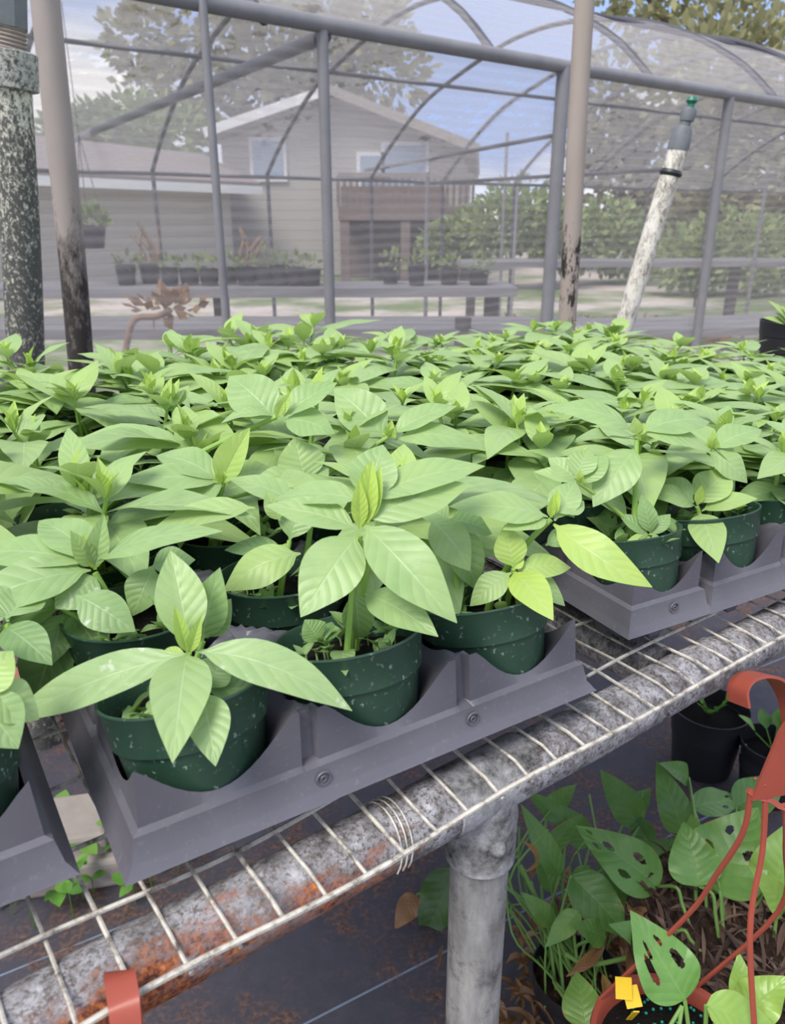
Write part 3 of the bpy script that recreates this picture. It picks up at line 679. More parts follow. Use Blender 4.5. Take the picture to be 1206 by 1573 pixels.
# ---------------------------------------------------------------- the rest of the pots
HEROES = {('T1', 0, 0), ('T1', 1, 0), ('T1', 2, 0), ('T1', 0, 1), ('T1', 1, 1), ('T2', 0, 0), ('T3', 0, 0), ('T1', 0, 3), ('T1', 1, 2), ('T0', 1, 1), ('T0', 1, 0)}
COLN = {('T0', 0): 'outer column of the left-edge tray', ('T0', 1): 'inner column of the left-edge tray', ('T1', 0): 'left column of the scalloped front tray', ('T1', 1): 'middle column of the scalloped front tray',
        ('T1', 2): 'right column of the scalloped front tray', ('T2', 0): 'single-column tray', ('T3', 0): 'first column right of the split', ('T3', 1): 'second column right of the split', ('T3', 2): 'third column right of the split',
        ('T4', 0): 'near column of the far right tray', ('T4', 1): 'second column of the far right tray', ('T4', 2): 'third column of the far right tray', ('T4', 3): 'end column of the far right tray'}
seed = 20
for (key, c, r_) in list(TC):
    seed += 7
    if (key, c, r_) in HEROES: continue
    if key in ('T5', 'T6', 'T7'):
        lab = 'milkweed crowded at the back of the bench, ' + {'T5': 'near the two left posts', 'T6': 'below the grey screen in the middle', 'T7': 'on the right, before the leaning white riser'}[key]; grp = 'milkweed in the back ' + {'T5': 'left tray', 'T6': 'middle tray', 'T7': 'right tray'}[key]
        pot_auto(key, c, r_, lab, seed, grp, 1.0, {'T5': .84, 'T6': .80, 'T7': .60}[key])
    else:
        pot_auto(key, c, r_, 'milkweed in the %s of the %s' % (('front pot' if r_ == 0 else ORD[r_]+' pot back'), COLN[key, c]), seed, None, 1.0, {'T1': .95, 'T0': .88, 'T2': .80, 'T3': .68, 'T4': .62}[key])


# ---------------------------------------------------------------- baskets hung on the bench edge
RED = 'terracotta_plastic'
hb = thing('hanging_basket', 'terracotta plastic basket hooked on the wire edge, holding a holed leaf and a yellow tag', 'hanging basket', at(1035, 1611, .545))
BC = hb.location.copy(); BR = .081
m = MB(); m.lathe([(.001, -.10), (.055, -.10), (.060, -.097), (BR-.006, -.012), (BR, -.010), (BR+.002, 0), (BR+.001, .003), (BR-.004, .003), (BR-.007, -.002), (BR-.010, -.03)], 48, BC); part(m, 'pot', RED, hb)
m = MB(); m.lathe([(.001, -.014), (.03, -.0145), (.055, -.015), (BR-.008, -.017)], 40, BC); part(m, 'potting_soil', 'potting_soil', hb)
m = MB()
for i in range(170):
    a, r_ = random.uniform(0, 6.28), (BR-.012)*math.sqrt(random.random()); m.blob(BC+Vector((r_*math.cos(a), r_*math.sin(a), -.013)), .0018, 6)
o = part(m, 'fertiliser_beads', 'fertiliser', hb); o['kind'] = 'stuff'
def arc(px): return [at(*p) for p in px]
def smooth(pts, k=5):
    out = []; n = len(pts)
    for i in range(n-1):
        p0, p1, p2, p3 = pts[max(i-1, 0)], pts[i], pts[i+1], pts[min(i+2, n-1)]
        for j in range(k):
            t = j/k; out.append(.5*((2*p1)+(p2-p0)*t+(2*p0-5*p1+4*p2-p3)*t*t+(3*p1-p0-3*p2+p3)*t**3))
    return out+[pts[-1]]
hk = smooth(arc([(1136, 1082, .527), (1134, 1058, .530), (1146, 1041, .535), (1170, 1036, .540), (1194, 1046, .545), (1212, 1078, .55), (1218, 1118, .55)]))
m = MB(); m.ribbon(hk, Vector((.35, -.9, .35)), .021, .0024); hook = part(m, 'hook', RED, hb)
m = MB(); pl = smooth(arc([(1218, 1108, .55), (1213, 1150, .55), (1207, 1190, .55), (1204, 1220, .55)]), 3)
ws = [.014 + .046*(i/(len(pl)-1))**.8 for i in range(len(pl))]; m.ribbon(pl, Vector((1, .12, 0)), ws, .003)
for p in ((1160, 1196), (1175, 1206)): m.blob(at(*p, .547), .0014, 8)  # tiny knobs shaped to stand in for two highlights on the plate
m.ribbon(smooth(arc([(1149, 1214, .549), (1165, 1224, .549), (1182, 1228, .549), (1204, 1240, .549), (1230, 1228, .549), (1256, 1218, .549)]), 3), Vector((0, .4, 1)), .005, .0035)
part(m, 'hanger_plate', RED, hb)
def rimpt(deg): return BC + Vector((BR*math.cos(R(deg)), BR*math.sin(R(deg)), .001))
for px, e in (([(1153, 1218, .549), (1141, 1280, .553), (1100, 1345, .565), (1052, 1410, .58)], rimpt(140)), ([(1176, 1226, .549), (1171, 1310, .545), (1152, 1440, .53)], rimpt(-35)), ([(1206, 1236, .549), (1207, 1300, .56), (1196, 1400, .585)], rimpt(55))):
    m = MB(); m.tube(smooth(arc(px)+[e]), .0029, 8, True, .75); part(m, 'hanger_arm', RED, hb)
tg = MB()
for (x, y, w, hh, a) in ((.0, .0, .017, .020, .1), (.010, -.012, .016, .020, -.25)):
    M = Matrix.Rotation(a, 3, 'Y') @ Matrix.Rotation(R(-42), 3, 'X'); tg.box(at(958, 1518, .575)+Vector((x, 0, y)), (w, .0012, hh), M)
tg.box(at(972, 1560, .573), (.006, .0012, .035), Matrix.Rotation(R(25), 3, 'X'))
o = tg.build('plant_tag', 'yellow_tag', None, False, at(965, 1530, .575)); tag(o, 'small bent yellow plastic tag stuck in the terracotta basket', 'plant tag')

def petiole(mb, a, b_, sag, r=.0022):
    mid = (a+b_)/2 + sag; mb.tube(smooth([a, a.lerp(mid, .55), mid, b_], 4), r, 7)
def mleaf(root, b0, t0, Yb, Yt, w, mat='monstera_leaf', tone=.5, face=.7, arch=.06, fold=.12, holes=None, wave=.08, peak=.6, tilt=0, root_pt=None, sag=(0, 0, .02), name='leaf', nt_=44, ns=28):
    B = at(*b0, Yb); T = at(*t0, Yt); cd = (CAMP-(B+T)/2).normalized(); n = Z*(1-face)+cd*face+Vector((tilt, 0, 0))
    holder = root
    if root_pt is not None:
        m = MB(); petiole(m, root_pt, B, Vector(sag)); holder = part(m, 'petiole', 'monstera_stem', root)
    nt_, ns = (70, 44) if holes else (20, 10)
    m = MB(); leaf(m, B, T, w/1000, n, arch, fold, wave, tone, nt_, ns, b0[0], .0, peak, holes); part(m, name, mat, root, holder)
H1 = [(.32, .45, .10, .17), (.42, -.42, .08, .15), (.55, .42, .07, .14), (.62, -.40, .07, .12)]
mleaf(hb, (1052, 1536), (968, 1398), .55, .60, 62, face=.75, holes=[(.38, .5, .11, .14), (.42, -.48, .16, .13), (.62, .35, .06, .1), (.60, -.3, .10, .08)], root_pt=BC+Vector((.012, -.02, -.014)), arch=.05, fold=.02, peak=.55, sag=(0, 0, .01))
mleaf(hb, (1140, 1560), (1212, 1500), .55, .56, 44, tone=.9, face=.7, root_pt=BC+Vector((.03, .0, -.014)), wave=.25)
mleaf(hb, (1142, 1545), (1135, 1462), .57, .60, 26, tone=.8, face=.6, root_pt=BC+Vector((.03, .01, -.014)))
mleaf(hb, (1085, 1545), (1200, 1590), .53, .52, 40, tone=.85, face=.7, root_pt=BC+Vector((.02, -.02, -.014)))
for a in ((-.02, -.03), (.0, -.05)):
    m = MB(); petiole(m, BC+Vector((a[0], a[1], -.014)), at(1048, 1545, .545), Vector((-.01, 0, .01)), .002); part(m, 'stem', 'monstera_stem', hb)

h2 = thing('basket_hanger', 'terracotta plastic hanger strap hooked over the rusty end of the rail, bottom left', 'plant hanger', at(190, 1573, .285))
q1 = atz(183, 1496, BZ+.005); q2 = atz(189, 1530, BZ+.007); q3 = atz(193, 1556, BZ+.004)
m = MB(); m.ribbon(smooth([q1-Z*.012+(q1-q2)*.12, q1, q2, q3, q3+Vector((.001, -.004, -.016)), q3+Vector((.002, -.004, -.05)), q3+Vector((.003, -.004, -.10))]), Vector((1, .1, 0)), .0135, .0028); part(m, 'hook', RED, h2)
q4 = q3+Vector((.003, -.004, -.098))
m = MB(); m.ribbon([q4, q4-Z*.02, q4-Z*.045, q4-Z*.07], Vector((1, .1, 0)), [.015, .028, .045, .06], .003); part(m, 'hanger_plate', RED, h2)

# ---------------------------------------------------------------- plants and pots below the bench
def black_pot(name, label, c, r, h, cat='plant pot', soil='potting_soil', group=None):
    t = thing(name, label, cat, c, group)
    m = MB(); m.lathe([(.001, .002), (r*.78, .002), (r*.8, .006), (r*.97, h-.03), (r*1.0, h-.028), (r*1.03, h-.004), (r*1.05, h), (r*1.02, h), (r*.98, h-.03), (r*.95, h-.06)], 40, c); part(m, 'pot', 'black_plastic', t)
    m = MB(); m.lathe([(.001, h-.022), (r*.5, h-.025), (r*.975, h-.03)] if r < .1 else [(.001, h+.006), (r*.5, h+.006), (r*.9, h+.009), (r*1.04, h+.007), (r*1.075, h-.004), (r*1.06, h-.02)], 48, c); part(m, 'potting_soil', soil, t); return t
p = atz(1165, 1440, .25); pA = black_pot('potted_monstera', 'holey-leaved monstera in a wide black pot of shredded bark, right under the bench', Vector((p.x, p.y, 0)), .15, .245, 'potted plant', 'bark_mulch')
A0 = Vector((p.x, p.y, .25))
LA = [((1012, 1362), (884, 1268), .80, .86, 70, .42, [(.30, .40, .08, .14), (.36, -.45, .07, .13), (.62, .1, .07, .16), (.72, -.35, .05, .12), (.85, .3, .04, .2)], (-.08, .02)),
      ((1090, 1365), (1165, 1240), .78, .84, 104, .55, [(.35, -.5, .05, .16), (.5, .45, .05, .16), (.62, -.4, .05, .14)], (-.04, .01)),
      ((1080, 1350), (1062, 1250), .80, .88, 54, .62, None, (-.03, .03)),
      ((1190, 1370), (1215, 1260), .76, .80, 70, .75, None, (.02, .0)),
      ((1205, 1400), (1150, 1330), .74, .72, 36, .85, None, (.03, -.02)),
      ((1065, 1240), (1140, 1228), .92, .98, 44, .35, [(.5, .5, .05, .14), (.65, -.4, .05, .14)], (-.05, .04)),
      ((1052, 1285), (1008, 1168), .90, .98, 50, .35, None, (-.06, .05)), ((1075, 1362), (1050, 1262), .76, .82, 66, .52, None, (-.05, .0)), ((1196, 1372), (1190, 1285), .78, .84, 60, .6, None, (.0, .03)),
      ((1130, 1240), (1206, 1200), .95, 1.0, 60, .3, None, (.0, .06)), ((1010, 1450), (935, 1420), .74, .74, 40, .4, None, (-.08, -.02)),
      ((1058, 1195), (1012, 1172), .98, .95, 34, .25, None, (-.06, .05))]
for b0, t0, Yb, Yt, w, tn, ho, off in LA:
    mleaf(pA, b0, t0, Yb, Yt, w, tone=tn, holes=ho, root_pt=A0+Vector((off[0], off[1], 0)), face=.75, sag=(.0, 0, .03), peak=.55)
m = MB(); rg = random.Random(3)
for i in range(420):
    a, r_ = rg.uniform(0, 6.28), .15*math.sqrt(rg.random()); q = Vector((p.x+r_*math.cos(a), p.y+r_*math.sin(a), .252)); d = Vector((rg.uniform(-1, 1), rg.uniform(-1, 1), rg.uniform(-.15, .5))).normalized()*rg.uniform(.015, .05)
    leaf(m, q, q+d, rg.uniform(.003, .009), Z, .15, .4, .2, rg.uniform(0, .75), 4, 2)
o = part(m, 'bark_chips', 'bark_chip', pA); o['kind'] = 'stuff'
for i in range(5):
    m = MB()
    a = random.uniform(0, 6.28); q = A0+Vector((.06*math.cos(a), .06*math.sin(a)-.01, .004)); m.tube(smooth([q, q+Vector((.02, .02, .012)), q+Vector((.05, .01, .004)), q+Vector((.07, -.02, -.002))]), .0025, 6); part(m, 'root', 'dry_stem', pA)
m = MB(); m.tube(smooth(arc([(1150, 1362, .80), (1120, 1390, .79), (1108, 1420, .78), (1122, 1445, .77)])), .0035, 7); part(m, 'root', 'dry_stem', pA)
p = atz(885, 1500, .09); pB = black_pot('potted_monstera', 'tangle of narrow stems and dark leaves in a pot beside the bench leg', Vector((p.x, p.y, 0)), .06, .10, 'potted plant', 'bark_mulch')
B0 = Vector((p.x, p.y, .075))
LB = [((905, 1300), (850, 1230), .98, 1.02, 46, .5, None), ((930, 1330), (985, 1400), .90, .86, 54, .45, None), ((850, 1420), (800, 1370), .82, .84, 30, .6, None), ((990, 1330), (1040, 1290), .98, 1.0, 48, .3, None), ((840, 1250), (885, 1205), 1.02, 1.06, 34, .6, None), ((930, 1440), (880, 1420), .78, .78, 36, .4, None), ((960, 1260), (1000, 1210), 1.04, 1.08, 40, .4, None), ((890, 1400), (838, 1455), .80, .78, 30, .6, None),
      ((982, 1268), (922, 1182), 1.02, 1.08, 56, .5, None), ((878, 1345), (972, 1445), .84, .78, 62, .30, None), ((860, 1345), (800, 1235), .88, .94, 36, .45, None), ((900, 1580), (886, 1492), .68, .74, 52, .7, None),
      ((870, 1265), (808, 1215), .96, 1.0, 30, .4, None), ((840, 1310), (895, 1250), .92, .96, 30, .5, None), ((905, 1330), (880, 1400), .86, .82, 34, .5, None), ((950, 1360), (930, 1300), .92, .98, 50, .25, None),
      ((850, 1370), (820, 1300), .88, .92, 28, .55, None), ((1000, 1300), (960, 1240), 1.0, 1.04, 40, .2, None)]
for b0, t0, Yb, Yt, w, tn, ho in LB:
    mleaf(pB, b0, t0, Yb, Yt, w, tone=tn, holes=ho, root_pt=B0+Vector((random.uniform(-.04, .04), random.uniform(-.03, .03), 0)), face=.7, sag=(-.015, 0, .02), peak=.6, nt_=14, ns=8)
m = MB()
for i in range(16):
    q = B0+Vector((random.uniform(-.05, .05), random.uniform(-.04, .04), 0)); e = at(random.uniform(775, 930), random.uniform(1220, 1420), random.uniform(.84, .98)); petiole(m, q, e, Vector((random.uniform(-.09, .05), random.uniform(-.04, .04), .03)), .0015)
m.tube(smooth(arc([(800, 1330, .86), (830, 1390, .84), (862, 1450, .81), (880, 1500, .80)])), .003, 7); m.tube(smooth(arc([(775, 1360, .86), (820, 1400, .84), (850, 1460, .82), (862, 1500, .81)])), .0028, 7)
m.tube(smooth(arc([(868, 1465, .78), (905, 1482, .77), (968, 1470, .78)])), .003, 7); part(m, 'stem', 'monstera_stem', pB)
for (b0, t0, w) in (((935, 1570), (925, 1495), 26), ((985, 1430), (960, 1385), 26), ((800, 1290), (805, 1340), 12), ((960, 1500), (975, 1440), 20), ((870, 1500), (930, 1450), 16)):
    m = MB(); leaf(m, at(*b0, .74), at(*t0, .79), w/1000, Z+Vector((.3, -.6, 0)), .15, .4, .2, random.uniform(.2, .8), 10, 6); part(m, 'withered_leaf', 'brown_leaf', pB)
m = MB()
for i in range(700):
    q = atz(random.gauss(915, 70), random.gauss(1480, 60), .05); q.z = random.uniform(.01, .05); d = Vector((random.uniform(-1, 1), random.uniform(-1, 1), random.uniform(-.2, .6))).normalized()*random.uniform(.015, .05)
    leaf(m, q, q+d, random.uniform(.006, .016), Z, .2, .5, .2, random.uniform(.0, .6), 4, 2)
o = m.build('leaf_litter', 'brown_leaf', None, True, atz(905, 1490, 0)); tag(o, 'brown dead leaves and twigs littering the ground right of the bench leg', 'leaf litter', None, 'stuff')
cc = thing('fallen_croton', 'dark brown-edged leaves of a small plant left of the bench leg, near the ground', 'plant', atz(700, 1400, .0))
q0 = cc.location + Vector((0, 0, 0))
for b0, t0, w, mat, tn in (((700, 1335), (648, 1447), 76, 'old_leaf', .55), ((640, 1375), (606, 1428), 40, 'brown_leaf', .5), ((696, 1405), (690, 1460), 22, 'monstera_leaf', .95)):
    mleaf(cc, b0, t0, 1.00, .96, w, mat, tn, .8, .06, .15, root_pt=Vector((q0.x+.05, q0.y+.05, .0)), wave=.2)
for px, z_, r, h, lab in (((1092, 1085), .15, .075, .15, 'black nursery pot standing on the ground below the hanger hook'), ((1190, 1140), .13, .06, .13, 'smaller black pot beside the one below the hanger hook')):
    p = atz(*px, z_); t = black_pot('nursery_pot', lab, Vector((p.x, p.y, 0)), r, h)
    m = MB(); rg = random.Random(int(px[0]))
    for i in range(9):
        a = rg.uniform(0, 6.28); q = Vector((p.x, p.y, h-.02)); d = Vector((math.cos(a), math.sin(a), rg.uniform(.4, 1.4))).normalized()*rg.uniform(.05, .10)
        m.tube([q, q+d*.5], .0015, 5); leaf(m, q+d*.5, q+d, .028, Z+d*-.3, .1, .1, .05, rg.uniform(.2, .7), 8, 4)
    part(m, 'foliage', 'weed_leaf', t)
    if r > .07:
        m = MB(); m.box(Vector((p.x+.045, p.y-.08, h-.06)), (.014, .002, .05), Matrix.Rotation(R(-15), 3, 'Y')); part(m, 'label', 'white_plastic', t)
for px, lab, sz in (((95, 1255), 'weathered concrete block on the ground, seen through the wire between the two front trays', (.16, .12, .10)), ((105, 1300), 'second concrete block, nearer, low behind the rusty rail end', (.20, .10, .06))):
    p = atz(*px, sz[2]); t = MB(); t.box(Vector((p.x, p.y, sz[2]/2)), sz, Matrix.Rotation(R(12), 3, 'Z'))
    o = t.build('concrete_block', 'concrete', None, False, (p.x, p.y, 0)); tag(o, lab, 'block'); bv = o.modifiers.new('b', 'BEVEL'); bv.width = .008; bv.segments = 2
p = atz(20, 1045, .10); t = MB(); t.box(Vector((p.x, p.y, .05)), (.26, .13, .10), Matrix.Rotation(R(25), 3, 'Z')); o = t.build('brick', 'red_brick', None, False, (p.x, p.y, 0)); tag(o, 'reddish brick on the ground, glimpsed through the wire at the left frame edge', 'brick')
bv = o.modifiers.new('b', 'BEVEL'); bv.width = .01; bv.segments = 2
def weeds(label, centre, rad, n_, hmax, L=(.02, .045)):
    m = MB(); rg = random.Random(n_)
    for i in range(n_):
        a, r_ = rg.uniform(0, 6.28), rad*math.sqrt(rg.random()); q = centre+Vector((r_*math.cos(a), r_*math.sin(a), 0)); hh = rg.uniform(.01, hmax); m.tube([q, q+Z*hh], .001, 4)
        for s in range(3):
            b_ = rg.uniform(0, 6.28); d = Vector((math.cos(b_), math.sin(b_), rg.uniform(-.1, .4)))*rg.uniform(*L); leaf(m, q+Z*hh, q+Z*hh+d, d.length*.7, Z, .1, .1, .05, rg.uniform(.2, .8), 6, 4)
    o = m.build('weeds', 'weed_leaf', None, True, centre); tag(o, label, 'weeds', None, 'stuff')
weeds('low green weeds on the ground below the gap between the front trays', atz(150, 1330, 0), .16, 60, .10)

# ---------------------------------------------------------------- posts and risers standing behind the bench
def post(name, label, cat, px0, px1, Y, r, mat, seed, down=True):
    a = at(*px0, Y); b_ = at(*px1, Y); d = (b_-a)/(b_.z-a.z); g_ = a + d*(0-a.z) if down else a
    t = thing(name, label, cat, Vector((g_.x, g_.y, g_.z))); m = MB(); pts = []
    for i in range(25):
        f = i/24; q = g_.lerp(b_, f); pts.append(q+Vector((math.sin(f*9+seed)*.003, 0, 0)))
    m.tube(pts, r, 24); part(m, 'pipe', mat, t); return t, g_, b_
t, a, b_ = post('riser_pipe', 'mould-speckled white plastic riser pipe with a grey coupling, at the left frame edge', 'pipe', (40, 585), (18, 132), 1.45, .0325, 'mouldy_white_pipe', 1)
tp = at(17, 134, 1.45)
m = MB(); c0, c1 = at(17, 139, 1.45), at(14, 78, 1.45); dv = (c1-c0)
m.tube([c0, c0+dv*.04, c0+dv*.96, c1], [.036, .043, .043, .038], 28); part(m, 'coupling', 'mouldy_coupling', t)
m = MB()
for k in range(6): m.tube([at(12, 78-k*6.5, 1.45), at(12, 75-k*6.5, 1.45), at(12, 72-k*6.5, 1.45)], [.026, .029, .026], 24)
part(m, 'screw_thread', 'tan_post', t)
m = MB(); m.tube([at(10, 42, 1.45), at(8, -40, 1.45)], .0335, 8, True); part(m, 'valve_body', 'grey_fitting', t)
post('support_post', 'leaning grey-brown post, dark with mould towards its foot, second from the left', 'post', (124, 560), (66, -60), 1.75, .0275, 'dark_post', 2)
post('support_post', 'tan round post in front of the screen, black-stained low down, right of centre', 'post', (867, 530), (904, -60), 2.05, .0225, 'tan_post', 3)
t, a, b_ = post('sprinkler_riser', 'leaning peeling white riser pipe with a green sprinkler nozzle on top', 'sprinkler', (946, 550), (1042, 228), 1.75, .0200, 'riser_pipe', 4)
def pt(x, y): return at(x, y, 1.75)
m = MB(); m.tube([pt(1029, 271), pt(1030.5, 266), pt(1032, 261)], [.0205, .0235, .0205], 18); part(m, 'clamp', 'black_plastic', t)
m = MB(); m.tube([pt(1041, 231), pt(1043, 224), pt(1049, 200), pt(1051, 194)], [.021, .0215, .019, .015], 18); m.tube([pt(1051, 196), pt(1058, 172)], .011, 14); m.tube([pt(1055, 186), pt(1058, 172), pt(1060, 166)], [.014, .016, .013], 12); part(m, 'reducer', 'grey_fitting', t)
m = MB(); m.tube([pt(1060, 168), pt(1063, 158)], .007, 10); m.tube([pt(1062, 160), pt(1063, 155), pt(1064, 149)], [.007, .012, .009], 12); part(m, 'nozzle', 'green_nozzle', t)
c = at(1210, 570, 1.62); c.z = BZ+.004; t = black_pot('potted_seedling', 'black pot with a small bright seedling, alone at the right end of the bench', c, .066, .125, 'potted plant'); rg = random.Random(5)
m = MB()
for px in ((1180, 462), (1190, 480), (1200, 470), (1172, 488), (1215, 465), (1196, 495)): leaf(m, c+Z*.10+Vector((random.uniform(-.01, .01), 0, 0)), at(*px, c.y-.01), .030, Z+Vector((0, -.6, 0)), .1, .1, .05, .7, 9, 6)
part(m, 'leaf', 'milkweed_leaf', t)
m = MB(); leaf(m, c+Z*.10, at(1204, 514, c.y-.04), .03, Z, .1, .2, .05, .5, 8, 4); part(m, 'withered_leaf', 'brown_leaf', t)

# ---------------------------------------------------------------- the shade house: near wall, hoops, cloth
SH = thing('shade_house', 'long hoop-framed shade house covered in grey netting, filling the background', 'shade house', uvz(2.0, 2.4, 0))
WV = 2.42; ZB = HC+.545
def sh(mb, name, mat): return part(mb, name, mat, SH)
m = MB(); m.tube([uvz(u, WV, ZB+.07*math.exp(-u*.45)-.02) for u in np.linspace(-1, 11, 24)], .025, 16); sh(m, 'eave_beam', 'galvanised_tube')
def vert(px, r, topz, v=WV, mat='galvanised_tube'):
    q = atv(px[0], px[1], v); m = MB(); m.tube([(q.x, q.y, 0), (q.x, q.y, topz)], r, 12); sh(m, 'wall_post', mat)
vert((502, 300), .0185, ZB+.02); vert((853, 300), .028, ZB); vert((333, 300), .013, ZB+.6, WV-.02); vert((1100, 300), .024, ZB-.02)
arcp = [(WV, .545), (2.62, .72), (2.9, .88), (3.2, 1.00), (3.6, 1.09), (4.0, 1.12), (4.35, 1.09), (4.64, 1.02), (4.91, .94), (5.23, .83), (5.53, .66), (5.8, .47), (6.0, .30)]
def arcz(v):
    vs = [a_[0] for a_ in arcp]; zs = [a_[1] for a_ in arcp]; return float(np.interp(v, vs, zs))
AV = np.linspace(WV, 6.0, 40)
for u in (-.2, 1.3, 2.25, 3.18, 4.18, 4.98, 5.9, 6.9, 8.0, 9.2):
    m = MB(); m.tube(smooth([uvz(u, v, HC+z) for v, z in arcp], 3), .0155, 8); hp = sh(m, 'hoop', 'dark_tube')
    m = MB(); m.tube([uvz(u, 6.0, HC+.31), uvz(u, 6.0, 0)], .0155, 8); part(m, 'hoop_leg', 'dark_tube', SH, hp)
for v in (6.0, 5.0, 3.2):
    m = MB(); m.tube([uvz(u, v, HC+arcz(v)-.02) for u in np.linspace(-1, 11, 16)], .014, 8); sh(m, 'purlin', 'dark_tube')
m = MB(); m.tube([atv(500, 55, WV), atv(110, 216, 6.4)], .022, 10); sh(m, 'tie_tube', 'dark_tube')
m = MB(); m.tube([atv(560, 262, 6.2), atv(868, 205, 5.0)], .017, 8); sh(m, 'tie_tube', 'dark_tube')
m = MB(); m.tube([atv(640, 283, 6.1), atv(1060, 258, 3.4)], .014, 8); sh(m, 'tie_tube', 'dark_tube')
for px, v in (((775, 300), 6.1), ((793, 330), 6.6), ((1170, 330), 3.6), ((655, 380), 5.0)):
    q = atv(*px, v); m = MB(); m.tube([(q.x, q.y, 0), (q.x, q.y, HC+(.75 if px[0] == 775 else .30))], .016, 8); sh(m, 'inner_stake', 'galvanised_tube')
m = MB(); us = np.linspace(-1.5, 11, 60); zs = np.linspace(0.0, 1, 14); vs = []
for z in zs:
    for i, u in enumerate(us): vs.append(uvz(u, WV+.035+.012*math.sin(u*3+z*4), z*(ZB+.05*math.exp(-u*.45))))
m.add(vs, [(j*60+i, j*60+i+1, (j+1)*60+i+1, (j+1)*60+i) for j in range(13) for i in range(59)]); sh(m, 'wall_netting', 'shade_cloth_wall')
m = MB(); vs = []
for j, v in enumerate(AV):
    for u in np.linspace(-1.5, 11, 80): vs.append(uvz(u, v, HC+arcz(v)+.02-.05*abs(math.sin((u-.25)*math.pi/1.0))*min(1, (v-WV)*1.2)))
m.add(vs, [(j*80+i, j*80+i+1, (j+1)*80+i+1, (j+1)*80+i) for j in range(39) for i in range(79)]); sh(m, 'roof_netting', 'shade_cloth_roof')

# ---------------------------------------------------------------- benches, pots and beds inside the netting
def far_bench(label, x0, x1, Y, z, depth, nb, mat='weathered_wood', skew=0):
    t = thing('plank_bench', label, 'bench', Vector(((x0+x1)/2, Y, 0)))
    for k in range(nb):
        m = MB(); yy = Y + k*depth/nb; m.beam((x0, yy-skew, z), (x1, yy+skew, z), depth/nb*.9, .045); part(m, 'plank', mat, t, None, False)
    for x in np.linspace(x0+.1, x1-.1, 3):
        m = MB(); f = (x-x0)/(x1-x0)*2-1; m.beam((x, Y+skew*f+depth*.3, 0), (x, Y+skew*f+depth*.3, z-.02), .07, .07); part(m, 'leg', 'dark_wood', t, None, False)
    return t
z1 = HC-.36
far_bench('long grey plank bench carrying a row of black pots, behind the netting, left and middle', -2.4, .62, 4.05, z1, .45, 3, 'weathered_wood', .05)
far_bench('low grey plank bench just behind the netting, showing above the seedlings', -2.0, .95, 3.55, HC-.49, .5, 3)
far_bench('low plank bench behind the netting on the right, behind the leaning white riser', 1.0, 3.9, 4.75, HC-.63, .6, 3, 'weathered_wood', .25)
far_bench('pale plank bench at rail height, furthest back on the right', .55, 5.2, 6.7, HC-.37, .5, 3, 'weathered_wood', .15)
m = MB(); q = at(711, 510, 3.5); m.tube([(q.x, q.y, 0), (q.x, q.y, at(711, 488, 3.5).z)], .036, 10); o = m.build('post_stub', 'dark_wood', None, True, (q.x, q.y, 0)); tag(o, 'short dark wooden stub standing before the low plank bench', 'post')
def bushy(mb, c, r, n_, L, rg, up=.5, mat=None):
    for i in range(n_):
        d = Vector((rg.gauss(0, 1), rg.gauss(0, 1), rg.gauss(0, 1)))
        d.normalize(); q = c + Vector((d.x*r[0], d.y*r[1], d.z*r[2]))*rg.random()**.4
        dd = (d+Vector((rg.uniform(-.6, .6), rg.uniform(-.6, .6), up))).normalized()*rg.uniform(.6, 1.2)*L
        sd_ = dd.cross(Vector((rg.gauss(0, 1), rg.gauss(0, 1), rg.gauss(0, 1)))).normalized()*L*.28
        mb.add([q, q+dd*.5+sd_, q+dd, q+dd*.5-sd_], [(0, 1, 2, 3)], [(0, .5), (.5, 1), (1, .5), (.5, 0)], min(1, max(0, rg.gauss(.5, .2))))
rg = random.Random(11); i = 0
for px in (195, 232, 262, 292, 322, 352, 380, 408, 430, 455, 478, 600, 640, 690, 735):
    q = at(px, 432, 4.15 + rg.uniform(-.05, .15)); q.z = z1+.025; r = rg.uniform(.045, .058); hh = rg.uniform(.075, .10)
    t = thing('far_pot', 'small black pot in the row on the plank bench behind the netting', 'potted plant', q, 'black pots lined up on the far plank bench')
    m = MB(); m.lathe([(.001, 0), (r*.8, 0), (r, hh), (r*.9, hh), (r*.85, hh-.02), (.001, hh-.02)], 18, q); part(m, 'pot', 'black_plastic', t)
    m = MB(); bushy(m, q+Z*(hh+.02), (r*1.1, r*1.0, .03+rg.uniform(0, .035)), 26, .045, rg); part(m, 'foliage', 'shrub_leaf', t)
q = at(235, 420, 4.3); q.z = z1+.025; t = thing('dry_shrub', 'tall dried plant stems standing up among the pots on the far plank bench', 'plant', q)
m = MB()
for k in range(7): m.tube(smooth([q+Vector((random.uniform(-.05, .05), 0, 0)), q+Vector((random.uniform(-.06, .06), 0, .15)), q+Vector((random.uniform(-.10, .06), 0, random.uniform(.2, .34)))]), .006, 6)
part(m, 'stem', 'dry_stem', t)
q = at(385, 420, 4.3); q.z = z1+.025; t = thing('dry_shrub', 'reddish-brown flower spikes above the pots on the far plank bench, middle left', 'plant', q)
m = MB()
for k in range(4): m.tube(smooth([q, q+Vector((random.uniform(-.05, .05), 0, .12)), q+Vector((random.uniform(-.06, .08), 0, random.uniform(.2, .3)))]), [.006]*5+[.011]*5+[.004], 6)
part(m, 'stem', 'dry_stem', t)
m = MB(); cq = at(250, 500, 3.2); t = thing('dead_vine', 'limp brown dead vine arching up just behind the seedlings, left', 'plant', Vector((cq.x, cq.y, 0)))
